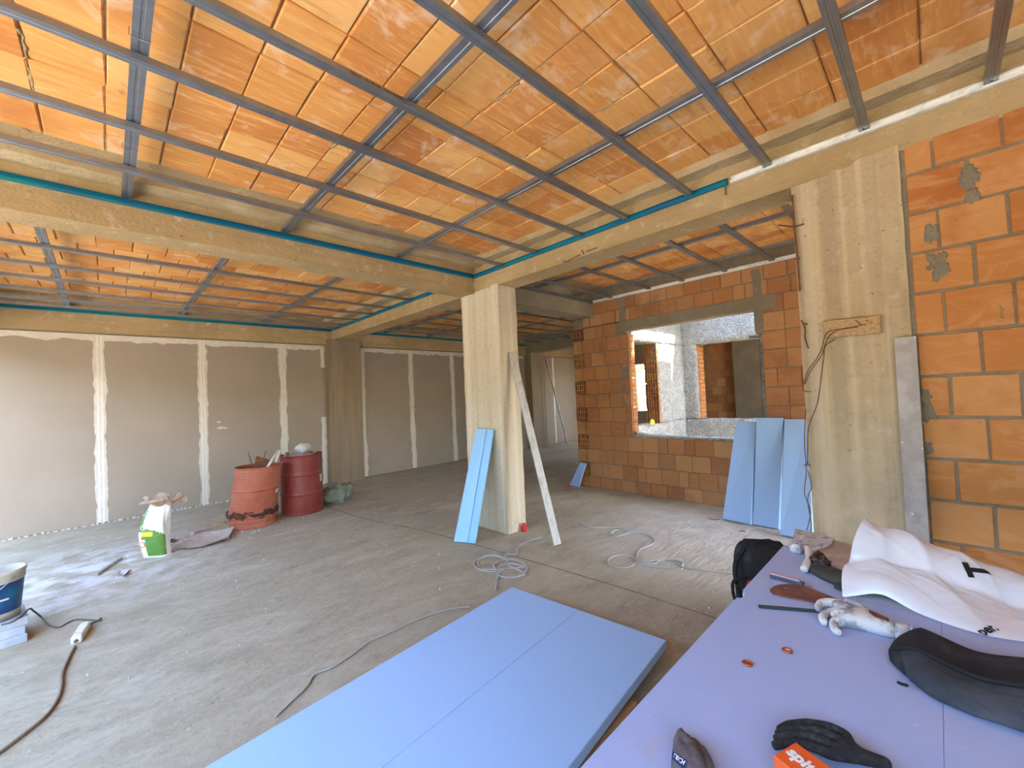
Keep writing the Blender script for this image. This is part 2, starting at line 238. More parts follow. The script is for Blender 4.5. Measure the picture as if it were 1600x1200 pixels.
# ------------------------------------------------------------------ mesh helpers
class MB:
    def __init__(s): s.v = []; s.f = []; s.m = []
    def add(s, vs, fs, mi=0, T=None):
        o = len(s.v)
        for p in vs:
            p = Vector(p); s.v.append(T @ p if T is not None else p)
        for f in fs: s.f.append(tuple(i+o for i in f)); s.m.append(mi)
        return s
    def box(s, a, b, mi=0, T=None):
        (x0, y0, z0), (x1, y1, z1) = a, b
        return s.add([(x0, y0, z0), (x1, y0, z0), (x1, y1, z0), (x0, y1, z0), (x0, y0, z1), (x1, y0, z1), (x1, y1, z1), (x0, y1, z1)],
                     [(0, 3, 2, 1), (4, 5, 6, 7), (0, 1, 5, 4), (1, 2, 6, 5), (2, 3, 7, 6), (3, 0, 4, 7)], mi, T)
    def cbox(s, a, b, c, mi=0, T=None):
        bm = bmesh.new(); bmesh.ops.create_cube(bm, size=1)
        for v in bm.verts: v.co = Vector([a[i] + (v.co[i]+.5)*(b[i]-a[i]) for i in range(3)])
        bmesh.ops.bevel(bm, geom=list(bm.edges), offset=c, segments=1, affect='EDGES')
        bm.verts.index_update()
        s.add([v.co for v in bm.verts], [[v.index for v in f.verts] for f in bm.faces], mi, T); bm.free(); return s
    def prism(s, poly, z0, z1, mi=0, T=None):
        n = len(poly)
        vs = [(p[0], p[1], z0) for p in poly] + [(p[0], p[1], z1) for p in poly]
        fs = [tuple(range(n-1, -1, -1)), tuple(range(n, 2*n))] + [(i, (i+1) % n, (i+1) % n+n, i+n) for i in range(n)]
        return s.add(vs, fs, mi, T)
    def tube(s, pts, r, n=6, mi=0, cap=True, T=None):
        pts = [Vector(p) for p in pts]; k = len(pts); o = []; fs = []
        rr = r if isinstance(r, (list, tuple)) else [r]*k
        up = Vector((.13, .21, .97)).normalized()
        for i, p in enumerate(pts):
            t = (pts[min(i+1, k-1)]-pts[max(i-1, 0)])
            t = t.normalized() if t.length > 1e-9 else Vector((0, 0, 1))
            a = t.cross(up)
            if a.length < .05: a = t.cross(Vector((1, 0, 0)))
            a.normalize(); b = a.cross(t)
            for j in range(n):
                q = 2*math.pi*j/n; o.append(p + (a*math.cos(q)+b*math.sin(q))*rr[i])
        for i in range(k-1):
            for j in range(n):
                fs.append((i*n+j, i*n+(j+1) % n, (i+1)*n+(j+1) % n, (i+1)*n+j))
        if cap: fs += [tuple(range(n-1, -1, -1)), tuple((k-1)*n+j for j in range(n))]
        return s.add(o, fs, mi, T)
    def lathe(s, prof, n=32, mi=0, T=None, close=False, fn=None):
        vs = []; fs = []; k = len(prof)
        for i, (r, z) in enumerate(prof):
            for j in range(n):
                q = 2*math.pi*j/n; p = Vector((r*math.cos(q), r*math.sin(q), z))
                vs.append(fn(p, q) if fn else p)
        for i in range(k-1):
            for j in range(n):
                fs.append((i*n+j, i*n+(j+1) % n, (i+1)*n+(j+1) % n, (i+1)*n+j))
        if close: fs += [tuple(range(n-1, -1, -1)), tuple((k-1)*n+j for j in range(n))]
        return s.add(vs, fs, mi, T)
    def grid(s, fn, nu, nv, mi=0, T=None):
        vs = [fn(i/nu, j/nv) for i in range(nu+1) for j in range(nv+1)]
        fs = [(i*(nv+1)+j, (i+1)*(nv+1)+j, (i+1)*(nv+1)+j+1, i*(nv+1)+j+1) for i in range(nu) for j in range(nv)]
        return s.add(vs, fs, mi, T)
    def mesh(s, name, mats, smooth=False, fix=True):
        me = bpy.data.meshes.new(name); me.from_pydata([tuple(v) for v in s.v], [], s.f)
        for m in (mats if isinstance(mats, (list, tuple)) else [mats]): me.materials.append(m)
        me.polygons.foreach_set('material_index', s.m)
        if fix:
            bm = bmesh.new(); bm.from_mesh(me); bmesh.ops.recalc_face_normals(bm, faces=bm.faces); bm.to_mesh(me); bm.free()
        if smooth: me.polygons.foreach_set('use_smooth', [True]*len(me.polygons))
        me.update(); return me
    def build(s, name, mats, parent=None, smooth=False, fix=True):
        return place(name, s.mesh(name, mats, smooth, fix), parent)

def place(name, me, parent=None, loc=None, rot=None):
    o = bpy.data.objects.new(name, me); COL.objects.link(o)
    if loc is not None: o.location = loc
    if rot is not None: o.rotation_euler = rot
    if parent is not None:
        o.parent = parent
        o.matrix_parent_inverse = Matrix.Translation(parent.get('base', (0, 0, 0))).inverted()
    return o
def tag(o, label, cat, group=None, kind=None):
    if label: o['label'] = label
    if cat: o['category'] = cat
    if group: o['group'] = group
    if kind: o['kind'] = kind
    return o
def thing(name, loc, label, cat, group=None):
    o = bpy.data.objects.new(name, None); COL.objects.link(o); o.location = loc; o['base'] = tuple(loc)
    o.empty_display_size = .05
    return tag(o, label, cat, group)
def struct(o, label=None):
    o['kind'] = 'structure'
    if label: o['label'] = label
    return o
def smooth_path(pts, n=8):
    pts = [Vector(p) for p in pts]; out = []
    for i in range(len(pts)-1):
        p0, p1, p2, p3 = pts[max(i-1, 0)], pts[i], pts[i+1], pts[min(i+2, len(pts)-1)]
        for k in range(n):
            t = k/n
            out.append(.5*((2*p1)+(p2-p0)*t+(2*p0-5*p1+4*p2-p3)*t*t+(3*p1-p0-3*p2+p3)*t**3))
    out.append(pts[-1]); return out
def frame(o, x, y=None, z=None):
    """matrix with columns x (along), y, z"""
    x = Vector(x).normalized()
    if y is None: y = Vector(z).cross(x)
    y = Vector(y); y = (y-x*y.dot(x)).normalized(); zz = x.cross(y)
    return Matrix(((x.x, y.x, zz.x, o[0]), (x.y, y.y, zz.y, o[1]), (x.z, y.z, zz.z, o[2]), (0, 0, 0, 1)))
def nz(p, s=1., o=0.): return noise.noise(Vector(p)*s + Vector((o, o*1.7, o*.3)))
def text_mesh(txt, size, mat_, ext=.0006, bold=0.):
    cu = bpy.data.curves.new('lettering', 'FONT'); cu.body = txt; cu.size = size; cu.extrude = ext; cu.offset = bold
    cu.align_x = 'CENTER'; cu.align_y = 'CENTER'; cu.resolution_u = 3
    ob = bpy.data.objects.new('lettering', cu); COL.objects.link(ob)
    dg = bpy.context.evaluated_depsgraph_get(); dg.update()
    me = bpy.data.meshes.new_from_object(ob.evaluated_get(dg)); me.materials.clear(); me.materials.append(mat_)
    bpy.data.objects.remove(ob); bpy.data.curves.remove(cu); return me

def rough_box(a, b, res, amp=.004, plank=None, seed=0., bow=0.):
    """box with uneven cast surfaces; plank=(axis, width, step) gives the imprint of the form boards"""
    m = MB(); idx = {}; n = [max(1, int(round((b[i]-a[i])/res[i]))) for i in range(3)]
    def vert(i, j, k):
        key = (i, j, k)
        if key in idx: return idx[key]
        p = Vector([a[q]+(b[q]-a[q])*key[q]/n[q] for q in range(3)])
        d = Vector((0, 0, 0))
        for ax in range(3):
            s = -1 if key[ax] == 0 else (1 if key[ax] == n[ax] else 0)
            if s == 0: continue
            d[ax] += s*amp*(nz(p, 6, seed)+.6*nz(p, 17, seed+3))
            if plank:
                t = [q for q in range(3) if q != ax and q != plank[0]]
                if t and ax != plank[0]:
                    c = math.floor(p[t[0]]/plank[1]+.37*seed); d[ax] += s*plank[2]*(math.sin(c*12.9898+ax*7+seed)*.5)
        m.v.append(p+d); idx[key] = len(m.v)-1; return idx[key]
    for ax in range(3):
        u, v = [q for q in range(3) if q != ax]
        for side in (0, n[ax]):
            for i in range(n[u]):
                for j in range(n[v]):
                    def K(ii, jj):
                        k = [0, 0, 0]; k[ax] = side; k[u] = ii; k[v] = jj; return vert(*k)
                    m.f.append((K(i, j), K(i+1, j), K(i+1, j+1), K(i, j+1))); m.m.append(0)
    return m

# ------------------------------------------------------------------ room: floor, ground, columns, beams
XB = 3.3      # face of the beam line
CEIL = 3.29
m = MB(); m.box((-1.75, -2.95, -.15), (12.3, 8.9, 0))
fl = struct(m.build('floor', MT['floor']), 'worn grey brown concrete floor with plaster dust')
m = MB()
pp = [(2.31, 9.0), (2.51, 5.77), (2.74, 4.6), (2.86, 3.5), (2.93, 2.6), (2.98, 1.9), (3.0, 1.13), (3.02, 0), (3.03, -2.9)]
P2 = smooth_path([(x, y, 0) for x, y in pp], 8)
for i in range(len(P2)-1):
    p, q = P2[i], P2[i+1]; w0 = .004+.006*abs(nz(p, 3)); w1 = .004+.006*abs(nz(q, 3))
    m.add([(p.x-w0, p.y, .0015), (p.x+w0, p.y, .0015), (q.x+w1, q.y, .0015), (q.x-w1, q.y, .0015)], [(0, 1, 2, 3)])
j = m.build('floor_joint', MT['seam_dark'], fl); j['kind'] = 'structure'
m = MB(); m.box((-60, -60, -.4), (70, 70, -.16))
struct(m.build('ground', MT['earth']), 'sunlit bare ground outside the building')

m = MB(); m.box((-1.6, 4.2, 2.62), (-1.4, 8.8, 2.95)); struct(m.build('wall_added_lintel', MT['plaster_wall']), 'lintel added over the left end of the open facade to cut daylight')  # unseen lintel, added to hold daylight off the ceiling of that bay
m = MB(); m.box((1.5, -45, -.2), (12, -1.5, -.12)); struct(m.build('ground', MT['bounce_damper']), 'dark ground added outside the bay opening to dim bounced light')  # added dark patch, keeps ground bounce off the bay ceiling
m = MB(); m.box((-10.4, 6.4, -.2), (-1.76, 16, -.12)); struct(m.build('ground', MT['bounce_damper']), 'dark ground added outside the left end of the facade to dim bounced light')  # added dark patch, lowers ground bounce into the plasterboard bay
m = MB(); m.box((-11.5, -25, -.2), (-10.5, 30, 4.5)); struct(m.build('wall_sky_blocker', MT['blocker_dark']), 'dark wall added outside the open facade to block low sky light')  # unseen blocker, added to cut light from near the horizon
def column(a, b, seed, plank=.105, label=None, res=(.035, .035, .1), amp=.004, mt='concrete', step=.010):
    return struct(rough_box(a, b, res, amp, (2, plank, step), seed).build('column', MT[mt]), label)
colC = column((3.3, 3.55, 0), (3.6, 4.25, 2.93), 1.2, label='board-marked concrete column in the middle of the room', mt='concrete_pale')
colR = column((3.3, .1, 0), (3.62, .61, 2.95), 2.1, plank=.128, label='wide board-marked concrete column beside the brick wall', step=.020)
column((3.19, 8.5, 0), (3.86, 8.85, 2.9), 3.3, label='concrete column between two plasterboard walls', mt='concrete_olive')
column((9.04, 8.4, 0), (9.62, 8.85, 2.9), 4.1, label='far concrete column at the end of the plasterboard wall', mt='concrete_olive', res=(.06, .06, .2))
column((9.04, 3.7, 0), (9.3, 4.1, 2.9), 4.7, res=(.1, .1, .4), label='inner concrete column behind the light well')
def beam(a, b, seed, label, mt='concrete_beam', res=(.1, .1, .05), amp=.0028, plank=True):
    return struct(rough_box(a, b, res, amp, (0 if b[0]-a[0] > b[1]-a[1] else 1, .11, .006) if plank else None, seed).build('beam', MT[mt]), label)
bA = beam((-1.45, 3.97, 2.9), (3.32, 4.25, 3.5), .3, 'concrete beam running left from the middle column')
bB = beam((3.3, -2.8, 2.915), (3.6, 4.3, 3.5), 1.1, 'concrete beam over the opening to the brick wall bay')
bB2 = beam((3.3, 4.2, 2.9), (3.6, 8.6, 3.5), 1.9, 'concrete beam running back to the plasterboard wall')
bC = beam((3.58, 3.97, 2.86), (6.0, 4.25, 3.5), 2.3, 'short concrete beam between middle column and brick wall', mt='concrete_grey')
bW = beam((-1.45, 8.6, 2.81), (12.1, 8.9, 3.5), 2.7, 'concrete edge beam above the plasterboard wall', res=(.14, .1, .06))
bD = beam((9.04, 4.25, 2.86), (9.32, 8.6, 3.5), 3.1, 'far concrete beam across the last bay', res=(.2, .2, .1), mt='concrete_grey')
bE = beam((-1.6, -2.8, 2.9), (-1.4, 8.8, 3.5), 3.9, 'concrete beam above the open facade', res=(.2, .2, .2))

# ------------------------------------------------------------------ ceilings of hollow clay tiles
PX, PY = .265, .365
tile_meshes = []
for k in range(4):
    random.seed(40+k)
    t = MB(); c = .006
    j = lambda: random.uniform(-.004, .004)
    x, y = PX/2-.003, PY/2-.003
    low = [(-x+c+j(), -y+c+j()), (x-c+j(), -y+c+j()), (x-c+j(), y-c+j()), (-x+c+j(), y-c+j())]
    t.add([(p[0], p[1], -.012) for p in low] + [(-x, -y, -.004), (x, -y, -.004), (x, y, -.004), (-x, y, -.004), (-x, -y, .03), (x, -y, .03), (x, y, .03), (-x, y, .03)],
          [(0, 3, 2, 1), (0, 1, 5, 4), (1, 2, 6, 5), (2, 3, 7, 6), (3, 0, 4, 7), (4, 5, 9, 8), (5, 6, 10, 9), (6, 7, 11, 10), (7, 4, 8, 11)])
    tile_meshes.append(t.mesh('clay_tile', MT['clay_tile']))
def ceiling(x0, x1, y0, y1, ox, oy, label, tiles=(None,)*4, limit=300, bond=0):
    s = MB(); s.box((x0, y0, CEIL+.004), (x1, y1, CEIL+.2))
    root = struct(s.build('ceiling', MT['mortar_ceiling']), label)
    tx0, tx1, ty0, ty1 = tiles
    i0 = math.ceil((tx0-ox)/PX); i1 = math.floor((tx1-ox)/PX)
    j0 = math.ceil((ty0-oy)/PY); j1 = math.floor((ty1-oy)/PY)
    cells = [(ox+(i+.5+(.5*(jj % 2)-.25)*bond)*PX, oy+(jj+.5)*PY) for i in range(i0, i1) for jj in range(j0, j1)]
    cells.sort(key=lambda c: (c[0]-0)**2+(c[1])**2)
    rest = MB()
    random.seed(int(abs(x0*10+y0*7))+3)
    for n_, (cx, cy) in enumerate(cells):
        dz = random.uniform(-.004, .003); rz = random.gauss(0, .006)
        dx, dy = random.gauss(0, .0015), random.gauss(0, .0015)
        if n_ < limit:
            o = place('clay_tile', random.choice(tile_meshes), root, (cx+dx, cy+dy, CEIL+dz), (random.gauss(0, .006), random.gauss(0, .006), rz))
        else:
            T = Matrix.Translation((cx, cy, CEIL+dz)) @ Matrix.Rotation(rz, 4, 'Z')
            me = random.choice(tile_meshes); rest.add([v.co for v in me.vertices], [tuple(p.vertices) for p in me.polygons], 0, T)
    if rest.v:
        r = rest.build('clay_tiles', MT['clay_tile'], root, fix=False); r['kind'] = 'stuff'
    # mortar squeezed out along a few joints
    mo = MB()
    for _ in range(int(len(cells)*.22)):
        cx, cy = random.choice(cells[:limit]); sx = cx+PX/2; L_ = random.uniform(.06, .2); yy = cy+random.uniform(-.1, .1)
        pts = [(sx+random.gauss(0, .004), yy+L_*(q/5-.5), CEIL-.006) for q in range(6)]
        mo.tube(pts, [random.uniform(.004, .013) for _ in pts], 5)
    if mo.v:
        r = mo.build('mortar_smears', MT['mortar_ceiling'], root, smooth=True); r['kind'] = 'stuff'
    return root
MT['mortar_ceiling'] = mat('ceiling_mortar', (0.374, 0.265, 0.139), .95, layers=[dict(c=(0.102, 0.0546, 0.0264), s=11, lo=.62, hi=.70, a=.7), dict(c=(0.468, 0.351, 0.198), s=5, lo=.5, hi=.7)], bump=(.5, 50, .02))
MT['concrete_strip'] = mat('ceiling_edge_concrete', (0.41, 0.302, 0.162), .9, layers=[dict(c=(0.508, 0.403, 0.249), s=3, lo=.42, hi=.62), dict(c=(0.279, 0.202, 0.11), s=12, lo=.55, hi=.72, a=.6)], bump=(.5, 30, .02))
c1 = ceiling(-1.45, 3.3, -2.8, 3.97, -.005+PX*0-.245, -.025, 'hollow clay tile ceiling over the main bay', (-1.4, 3.22, -1.2, 3.97))
c2 = ceiling(-1.45, 3.3, 4.25, 8.6, -.12, 4.33, 'hollow clay tile ceiling over the plasterboard bay', (-1.4, 3.22, 4.3, 8.6), bond=1)
c3 = ceiling(3.6, 6.0, -1.2, 3.97, 3.66, .02, 'darker clay tile ceiling over the brick wall bay', (3.66, 5.84, -.4, 3.85))
c4 = ceiling(3.6, 9.04, 4.25, 8.6, 3.7, 4.33, 'clay tile ceiling over the bay behind the middle column', (3.7, 8.95, 4.33, 8.5))
c5 = ceiling(9.32, 12.1, -.5, 8.6, 9.4, 4.0, 'far clay tile ceiling beyond the light well', (9.4, 11.9, 2.0, 8.5))
# cast concrete strips where slab meets beams
m = rough_box((-1.4, 3.80, 3.20), (3.3, 3.985, 3.33), (.12, .06, .06), .012, None, 5.); r = m.build('slab_edge', MT['concrete_strip'], c1); r['kind'] = 'structure'
m = rough_box((3.17, -2.6, 3.215), (3.315, 3.97, 3.33), (.06, .12, .06), .010, None, 6.); r = m.build('slab_edge', MT['concrete_strip'], c1); r['kind'] = 'structure'
m = rough_box((3.1, 4.25, 3.2), (3.315, 8.6, 3.33), (.06, .14, .06), .016, None, 7.); r = m.build('slab_edge', MT['concrete_strip'], c2); r['kind'] = 'structure'
m = rough_box((-1.4, 8.48, 3.2), (3.3, 8.62, 3.33), (.14, .06, .06), .01, None, 8.); r = m.build('slab_edge', MT['concrete_strip'], c2); r['kind'] = 'structure'

# ------------------------------------------------------------------ suspended ceiling grids
def channel(mb, p, q, wd, ht, z, rib=True):
    """C profile, open to the top; p,q in plan, z = underside"""
    p = Vector((p[0], p[1], z)); q = Vector((q[0], q[1], z)); L_ = (q-p).length
    T = frame(p, q-p, z=(0, 0, 1))
    h = wd/2; t = .0016
    sec = [(-h+.006, ht), (-h+.006, ht-t), (-h+t, ht-t), (-h+t, t)]
    inner = [(-h*.25, t), (-h*.18, t+.003), (h*.18, t+.003), (h*.25, t)] if rib else []
    sec += inner + [(h-t, t), (h-t, ht-t), (h-.006, ht-t), (h-.006, ht), (h, ht), (h, 0)]
    sec += ([(h*.25, 0), (h*.18, .003), (-h*.18, .003), (-h*.25, 0)] if rib else []) + [(-h, 0), (-h, ht)]
    n = len(sec); vs = [(0, a, b) for a, b in sec] + [(L_, a, b) for a, b in sec]
    fs = [(i, (i+1) % n, (i+1) % n+n, i+n) for i in range(n)]
    mb.add(vs, fs, 0, T); return mb
ZF, ZM = 3.095, 3.128
def grid_thing(loc, label, mains, furs, perims, hangers):
    g = thing('ceiling_grid', loc, label, 'ceiling grid')
    for (x, ya, yb) in mains: channel(MB(), (x, ya), (x+random.uniform(-.01, .01), yb), .058, .03, ZM).build('main_channel', MT['zinc'], g)
    for (y, xa, xb) in furs: channel(MB(), (xa, y), (xb, y+random.uniform(-.01, .01)), .05, .03, ZF).build('furring_channel', MT['zinc'], g)
    for (p, q, mt, lab) in perims:
        mb = MB(); d = Vector((q[0]-p[0], q[1]-p[1], 0)).normalized(); nrm = Vector((d.y, -d.x, 0))  # opens to nrm side
        T = Matrix.Translation((p[0], p[1], 3.078)) @ Matrix(((d.x, nrm.x, 0, 0), (d.y, nrm.y, 0, 0), (0, 0, 1, 0), (0, 0, 0, 1)))
        L_ = (Vector(q)-Vector(p)).length
        mb.box((0, 0, 0), (L_, .03, .0016), 0, T); mb.box((0, 0, .0016), (L_, .0016, .044), 0, T); mb.box((0, 0, .0435), (L_, .024, .045), 0, T)
        mb.box((0, .0284, .0016), (L_, .03, .014), 0, T)
        o = mb.build('perimeter_channel', MT[mt], g)
        if lab: o['label'] = lab
    for (x, y) in hangers:
        mb = MB(); mb.tube([(x, y, ZM+.03), (x+.01, y+.004, ZM+.07), (x-.004, y, ZM+.1), (x+.006, y, CEIL)], .0022, 4)
        mb.tube([(x-.032, y, ZM+.03), (x-.033, y, ZM-.002), (x, y+.004, ZM-.004), (x+.033, y, ZM-.002), (x+.032, y, ZM+.032)], .002, 4)
        mb.build('hanger_wire', MT['wire'], g)
    return g
random.seed(5)
XF0 = -1.36
FURS = [-1.3, -.79, -.26, .23, .73, 1.27, 1.82, 2.32, 2.90, 3.435]
g1 = grid_thing((1, 1.5, 3.1), 'galvanised channel grid under the main bay ceiling, edged in blue by the middle column',
    [(-.92, -2.6, 3.945), (.115, -2.6, 3.945), (1.13, -2.6, 3.945), (2.235, -2.6, 3.945)], [(y, XF0, 3.27) for y in FURS],
    [((XF0, 3.965), (3.29, 3.965), 'blue_paint', 'blue painted channel'), ((3.292, 3.965), (3.292, 1.0), 'blue_paint', 'blue painted channel'), ((3.292, .98), (3.292, -2.6), 'zinc_lit', 'zinc channel with reflected light in its colour')],
    [(1.13, 2.56), (2.235, 1.47), (.115, 2.2), (.115, 3.2), (2.235, 2.62), (1.13, 3.2)])
m = MB(); me = text_mesh('TEKNA - 15 x 48 x 06 - MADE IN ITALY', .016, MT['black_print'])
for yy, xx in ((2.32, 1.45), (1.82, .95)):
    o = place('printed_mark', me, g1, (xx, yy-.0256, ZF+.014), (math.radians(90), 0, 0))
g2 = grid_thing((1, 6.4, 3.1), 'galvanised channel grid with blue edge channel over the plasterboard bay',
    [(-1.2, 4.27, 8.58), (-.375, 4.27, 8.58), (.88, 4.27, 8.58), (2.05, 4.27, 8.58)], [(y, XF0, 3.27) for y in (4.8, 5.45, 6.12, 6.73, 7.33, 7.88, 8.35)],
    [((3.292, 8.58), (3.292, 4.27), 'blue_paint', 'blue painted channel'), ((XF0, 8.592), (3.29, 8.592), 'blue_paint', 'dark blue channel')], [(.88, 5.8), (-.375, 5.8), (2.05, 5.8)])
g3 = grid_thing((4.6, 2, 3.1), 'galvanised channel grid over the bay in front of the brick wall',
    [(4.44, -1.0, 3.95), (5.35, -1.0, 3.95)], [(y, 3.62, 5.82) for y in (.3, .83, 1.335, 1.855, 2.42, 2.94, 3.58)],
    [((5.832, 3.95), (5.832, -1.0), 'zinc_lit', 'zinc channel with reflected light in its colour'), ((3.62, 3.962), (5.82, 3.962), 'zinc', None)], [(4.44, 2.1)])
g4 = grid_thing((6, 6.4, 3.1), 'galvanised channel grid over the dark bay behind the middle column',
    [(4.5, 4.27, 8.58), (5.6, 4.27, 8.58), (6.7, 4.27, 8.58), (7.9, 4.27, 8.58)], [(y, 3.62, 9.02) for y in (4.75, 5.3, 5.85, 6.4, 6.95, 7.5, 8.05)],
    [((3.62, 8.592), (9.02, 8.592), 'blue_paint', 'blue painted channel')], [])
g5 = grid_thing((10.6, 6.4, 3.1), 'farthest channel grid, seen through the light well opening',
    [(10.0, 2.5, 8.58), (11.2, 2.5, 8.58)], [(y, 9.34, 11.95) for y in (4.6, 5.2, 5.8, 6.4, 7.0, 7.6, 8.2)], [], [])

# ------------------------------------------------------------------ bricks
_bc = {}
def brick_mesh(L_, H, D, mt):
    """front face looks to local -X, length along Y"""
    k = (round(L_, 2), round(H, 3), round(D, 2), mt)
    if k not in _bc:
        c = .004; y, z = L_/2, H/2; mb = MB()
        mb.add([(0, -y+c, -z+c), (0, y-c, -z+c), (0, y-c, z-c), (0, -y+c, z-c), (c, -y, -z), (c, y, -z), (c, y, z), (c, -y, z), (D, -y, -z), (D, y, -z), (D, y, z), (D, -y, z)],
               [(0, 3, 2, 1), (0, 1, 5, 4), (1, 2, 6, 5), (2, 3, 7, 6), (3, 0, 4, 7), (4, 5, 9, 8), (5, 6, 10, 9), (6, 7, 11, 10), (7, 4, 8, 11), (8, 9, 10, 11)])
        _bc[k] = mb.mesh('brick', MT[mt])
    return _bc[k]
_hc = {}
def hollow_mesh(W_, H, mt='brick_old', D=.06):
    """hollow brick seen end-on: webs round a grid of open cells, one big round-ish cell in the middle; faces local -X"""
    k = (round(W_, 2), round(H, 3), mt)
    if k not in _hc:
        mb = MB(); t = .014; y, z = W_/2, H/2
        ys = [-y, -y*.56, -y*.2, y*.2, y*.56, y]; zs = [-z, -z*.4, z*.4, z]
        for q in ys: mb.box((0, max(-y, q-t/2), -z), (D, min(y, q+t/2), z))
        for q in zs: mb.box((.001, -y, max(-z, q-t/2)), (D, y, min(z, q+t/2)))
        mb.box((D*.8, -y, -z), (D, y, z), 1)
        _hc[k] = mb.mesh('hollow_brick', [MT[mt], MT['brick_inside']])
    return _hc[k]
RC = .23       # course height
def lay(root, X, y, z, L_, H, D=.06, mt='brick', face=0, jit=.003, hollow=False):
    """face 0: wall plane X=const seen from -X ; 'y': plane Y=X const seen from -Y (then y is the x coordinate)"""
    me = hollow_mesh(L_, H, mt) if hollow else brick_mesh(L_, H, D, mt)
    d = random.uniform(-jit, jit)
    if face == 0: loc, rz = (X+d, y, z), 0
    else: loc, rz = (y, X+d, z), math.pi/2
    return place('hollow_brick' if hollow else 'brick', me, root, loc, (random.gauss(0, .006), random.gauss(0, .004), rz))

# wall_right : near brick wall beside the wide column
random.seed(12)
m = MB(); m.box((3.309, -2.8, 0), (3.5, .105, 2.93))
wr = struct(m.build('wall_right', MT['mortar']), 'orange hollow brick wall beside the wide concrete column')
zs = [2.94, 2.76, 2.53, 2.305, 2.075, 1.84, 1.605, 1.375, 1.145, .915, .685, .455, .225, 0]
for r in range(len(zs)-1):
    z1, z0 = zs[r], zs[r+1]; H = z1-z0-.014
    y = .075
    first = .245 if r % 2 == 1 else .12
    L_ = first
    while y > -2.7:
        l2 = L_-random.uniform(.008, .014)
        lay(wr, 3.300, y-L_/2, (z0+z1)/2, l2, H)
        y -= L_; L_ = .25
m = MB()   # mortar daubs on the face
for (yy, zz, rr) in ((-.17, 2.66, .05), (-.03, 2.22, .06), (-.02, 2.40, .045), (.05, 1.40, .04), (.06, 1.2, .035), (-.18, 2.55, .035), (.055, 1.48, .035)):
    m.lathe([(0, -.012), (rr*.5, -.010), (rr*.8, -.006), (rr*.95, -.002), (rr*1.1, .004)], 36, 0, Matrix.Translation((3.300, yy, zz)) @ Matrix.Rotation(math.radians(90), 4, 'Y') @ Matrix.Diagonal((1.2, .8, 1, 1)),
            fn=lambda p, q, yy=yy, zz=zz: Vector((p.x, p.y, 0))*(1+.55*nz((math.cos(q)*1.3+yy*30, math.sin(q)*1.3, zz*20), 1)+.35*nz((math.cos(q)*4+yy*30, math.sin(q)*4, zz*20), 1))+Vector((0, 0, p.z)))
o = m.build('mortar_daub', MT['mortar'], wr, smooth=True); o['kind'] = 'stuff'

# wall_back : brick wall with the big opening
random.seed(21)
X0 = 5.84
JL, JR, ZS, ZL0, ZL1 = 3.33, 1.50, .90, 2.54, 2.70
m = MB()
m.box((X0+.009, JL+.062, 0), (X0+.155, 4.185, 2.86)); m.box((X0+.062, 4.18, 0), (X0+.155, 4.42, 2.86)); m.box((X0+.009, -1.2, 0), (X0+.155, JL+.008, ZS-.01)); m.box((X0+.009, -1.2, ZS-.01), (X0+.155, JR-.006, 3.3)); m.box((X0+.009, JR-.006, ZL1-.01), (X0+.155, 4.2, 3.285)); m.box((X0+.062, JL+.002, 0), (X0+.155, JL+.066, ZS-.01)); m.box((X0+.009, JL+.004, 0), (X0+.155, JL+.066, ZS-.01))
wb = struct(m.build('wall_back', MT['mortar']), 'old hollow brick wall with a large unglazed opening')
rows = [(.0, .19)] + [(.19+RC*i, .19+RC*(i+1)) for i in range(10)] + [(2.49, 2.70), (2.70, 2.90), (2.90, 3.085)]
for r, (z0, z1) in enumerate(rows):
    H = z1-z0-.012; zc = (z0+z1)/2
    yend = 4.41 if z1 < 2.86 else 4.19
    y = yend
    if r % 2 == 1 and z1 < 2.8:
        lay(wb, X0, y-.11, zc, .215, H, hollow=True, mt='brick_old'); y -= .225
    elif z1 < 2.8:
        lay(wb, X0, y-.09, zc, .17, H, mt='brick_old'); y -= .18
    half = r % 2 == 0
    while y > -1.1:
        L_ = .25
        if random.random() < .12: L_ = .14
        a, b = y-L_, y
        # cut round the opening
        if z0 > ZS-.02 and z1 < ZL0+.17:
            if b > JL and a < JL+.06: a = JL
            elif b <= JL+.001 and a > JR: y = JR+.0; continue
            elif b > JR+.001 and b <= JL: b = JR; a = JR-(.12 if half else .24)
        if r >= 11 and z1 <= 2.71 and JR-.1 < (a+b)/2 < 3.55: y = a; continue   # lintel zone
        lay(wb, X0, (a+b)/2, zc, b-a-random.uniform(.006, .012), H, mt='brick_old', jit=.005)
        y = a
# perforated ends in the left reveal, and the returned end of the wall
for r in range(4, 11):
    z0, z1 = rows[r]
    if True:
        o = place('hollow_brick', hollow_mesh(.13, RC-.014), wb, (X0+.078, JL-.007, (z0+z1)/2), (0, 0, math.pi/2))
m = MB(); m.box((X0-.004, 1.30, ZL0), (X0+.16, 3.52, ZL1))
lt = rough_box((X0-.006, 1.32, ZL0), (X0+.16, 3.50, ZL1), (.1, .12, .08), .006, None, 2.).build('lintel', MT['concrete_grey'], wb)
m = rough_box((X0-.004, 3.36, 2.6), (X0+.1, 3.47, 3.08), (.05, .06, .06), .008, None, 3.).build('mortar_column', MT['mortar'], wb)
m = rough_box((X0-.003, 3.35, 1.36), (X0+.1, 3.50, 2.02), (.05, .05, .06), .008, None, 3.5).build('mortar_column', MT['mortar'], wb)
m = rough_box((X0-.004, 1.47, ZL0-.3), (X0+.1, 1.57, 3.05), (.05, .05, .06), .008, None, 3.8)
m.build('mortar_column', MT['mortar'], wb)
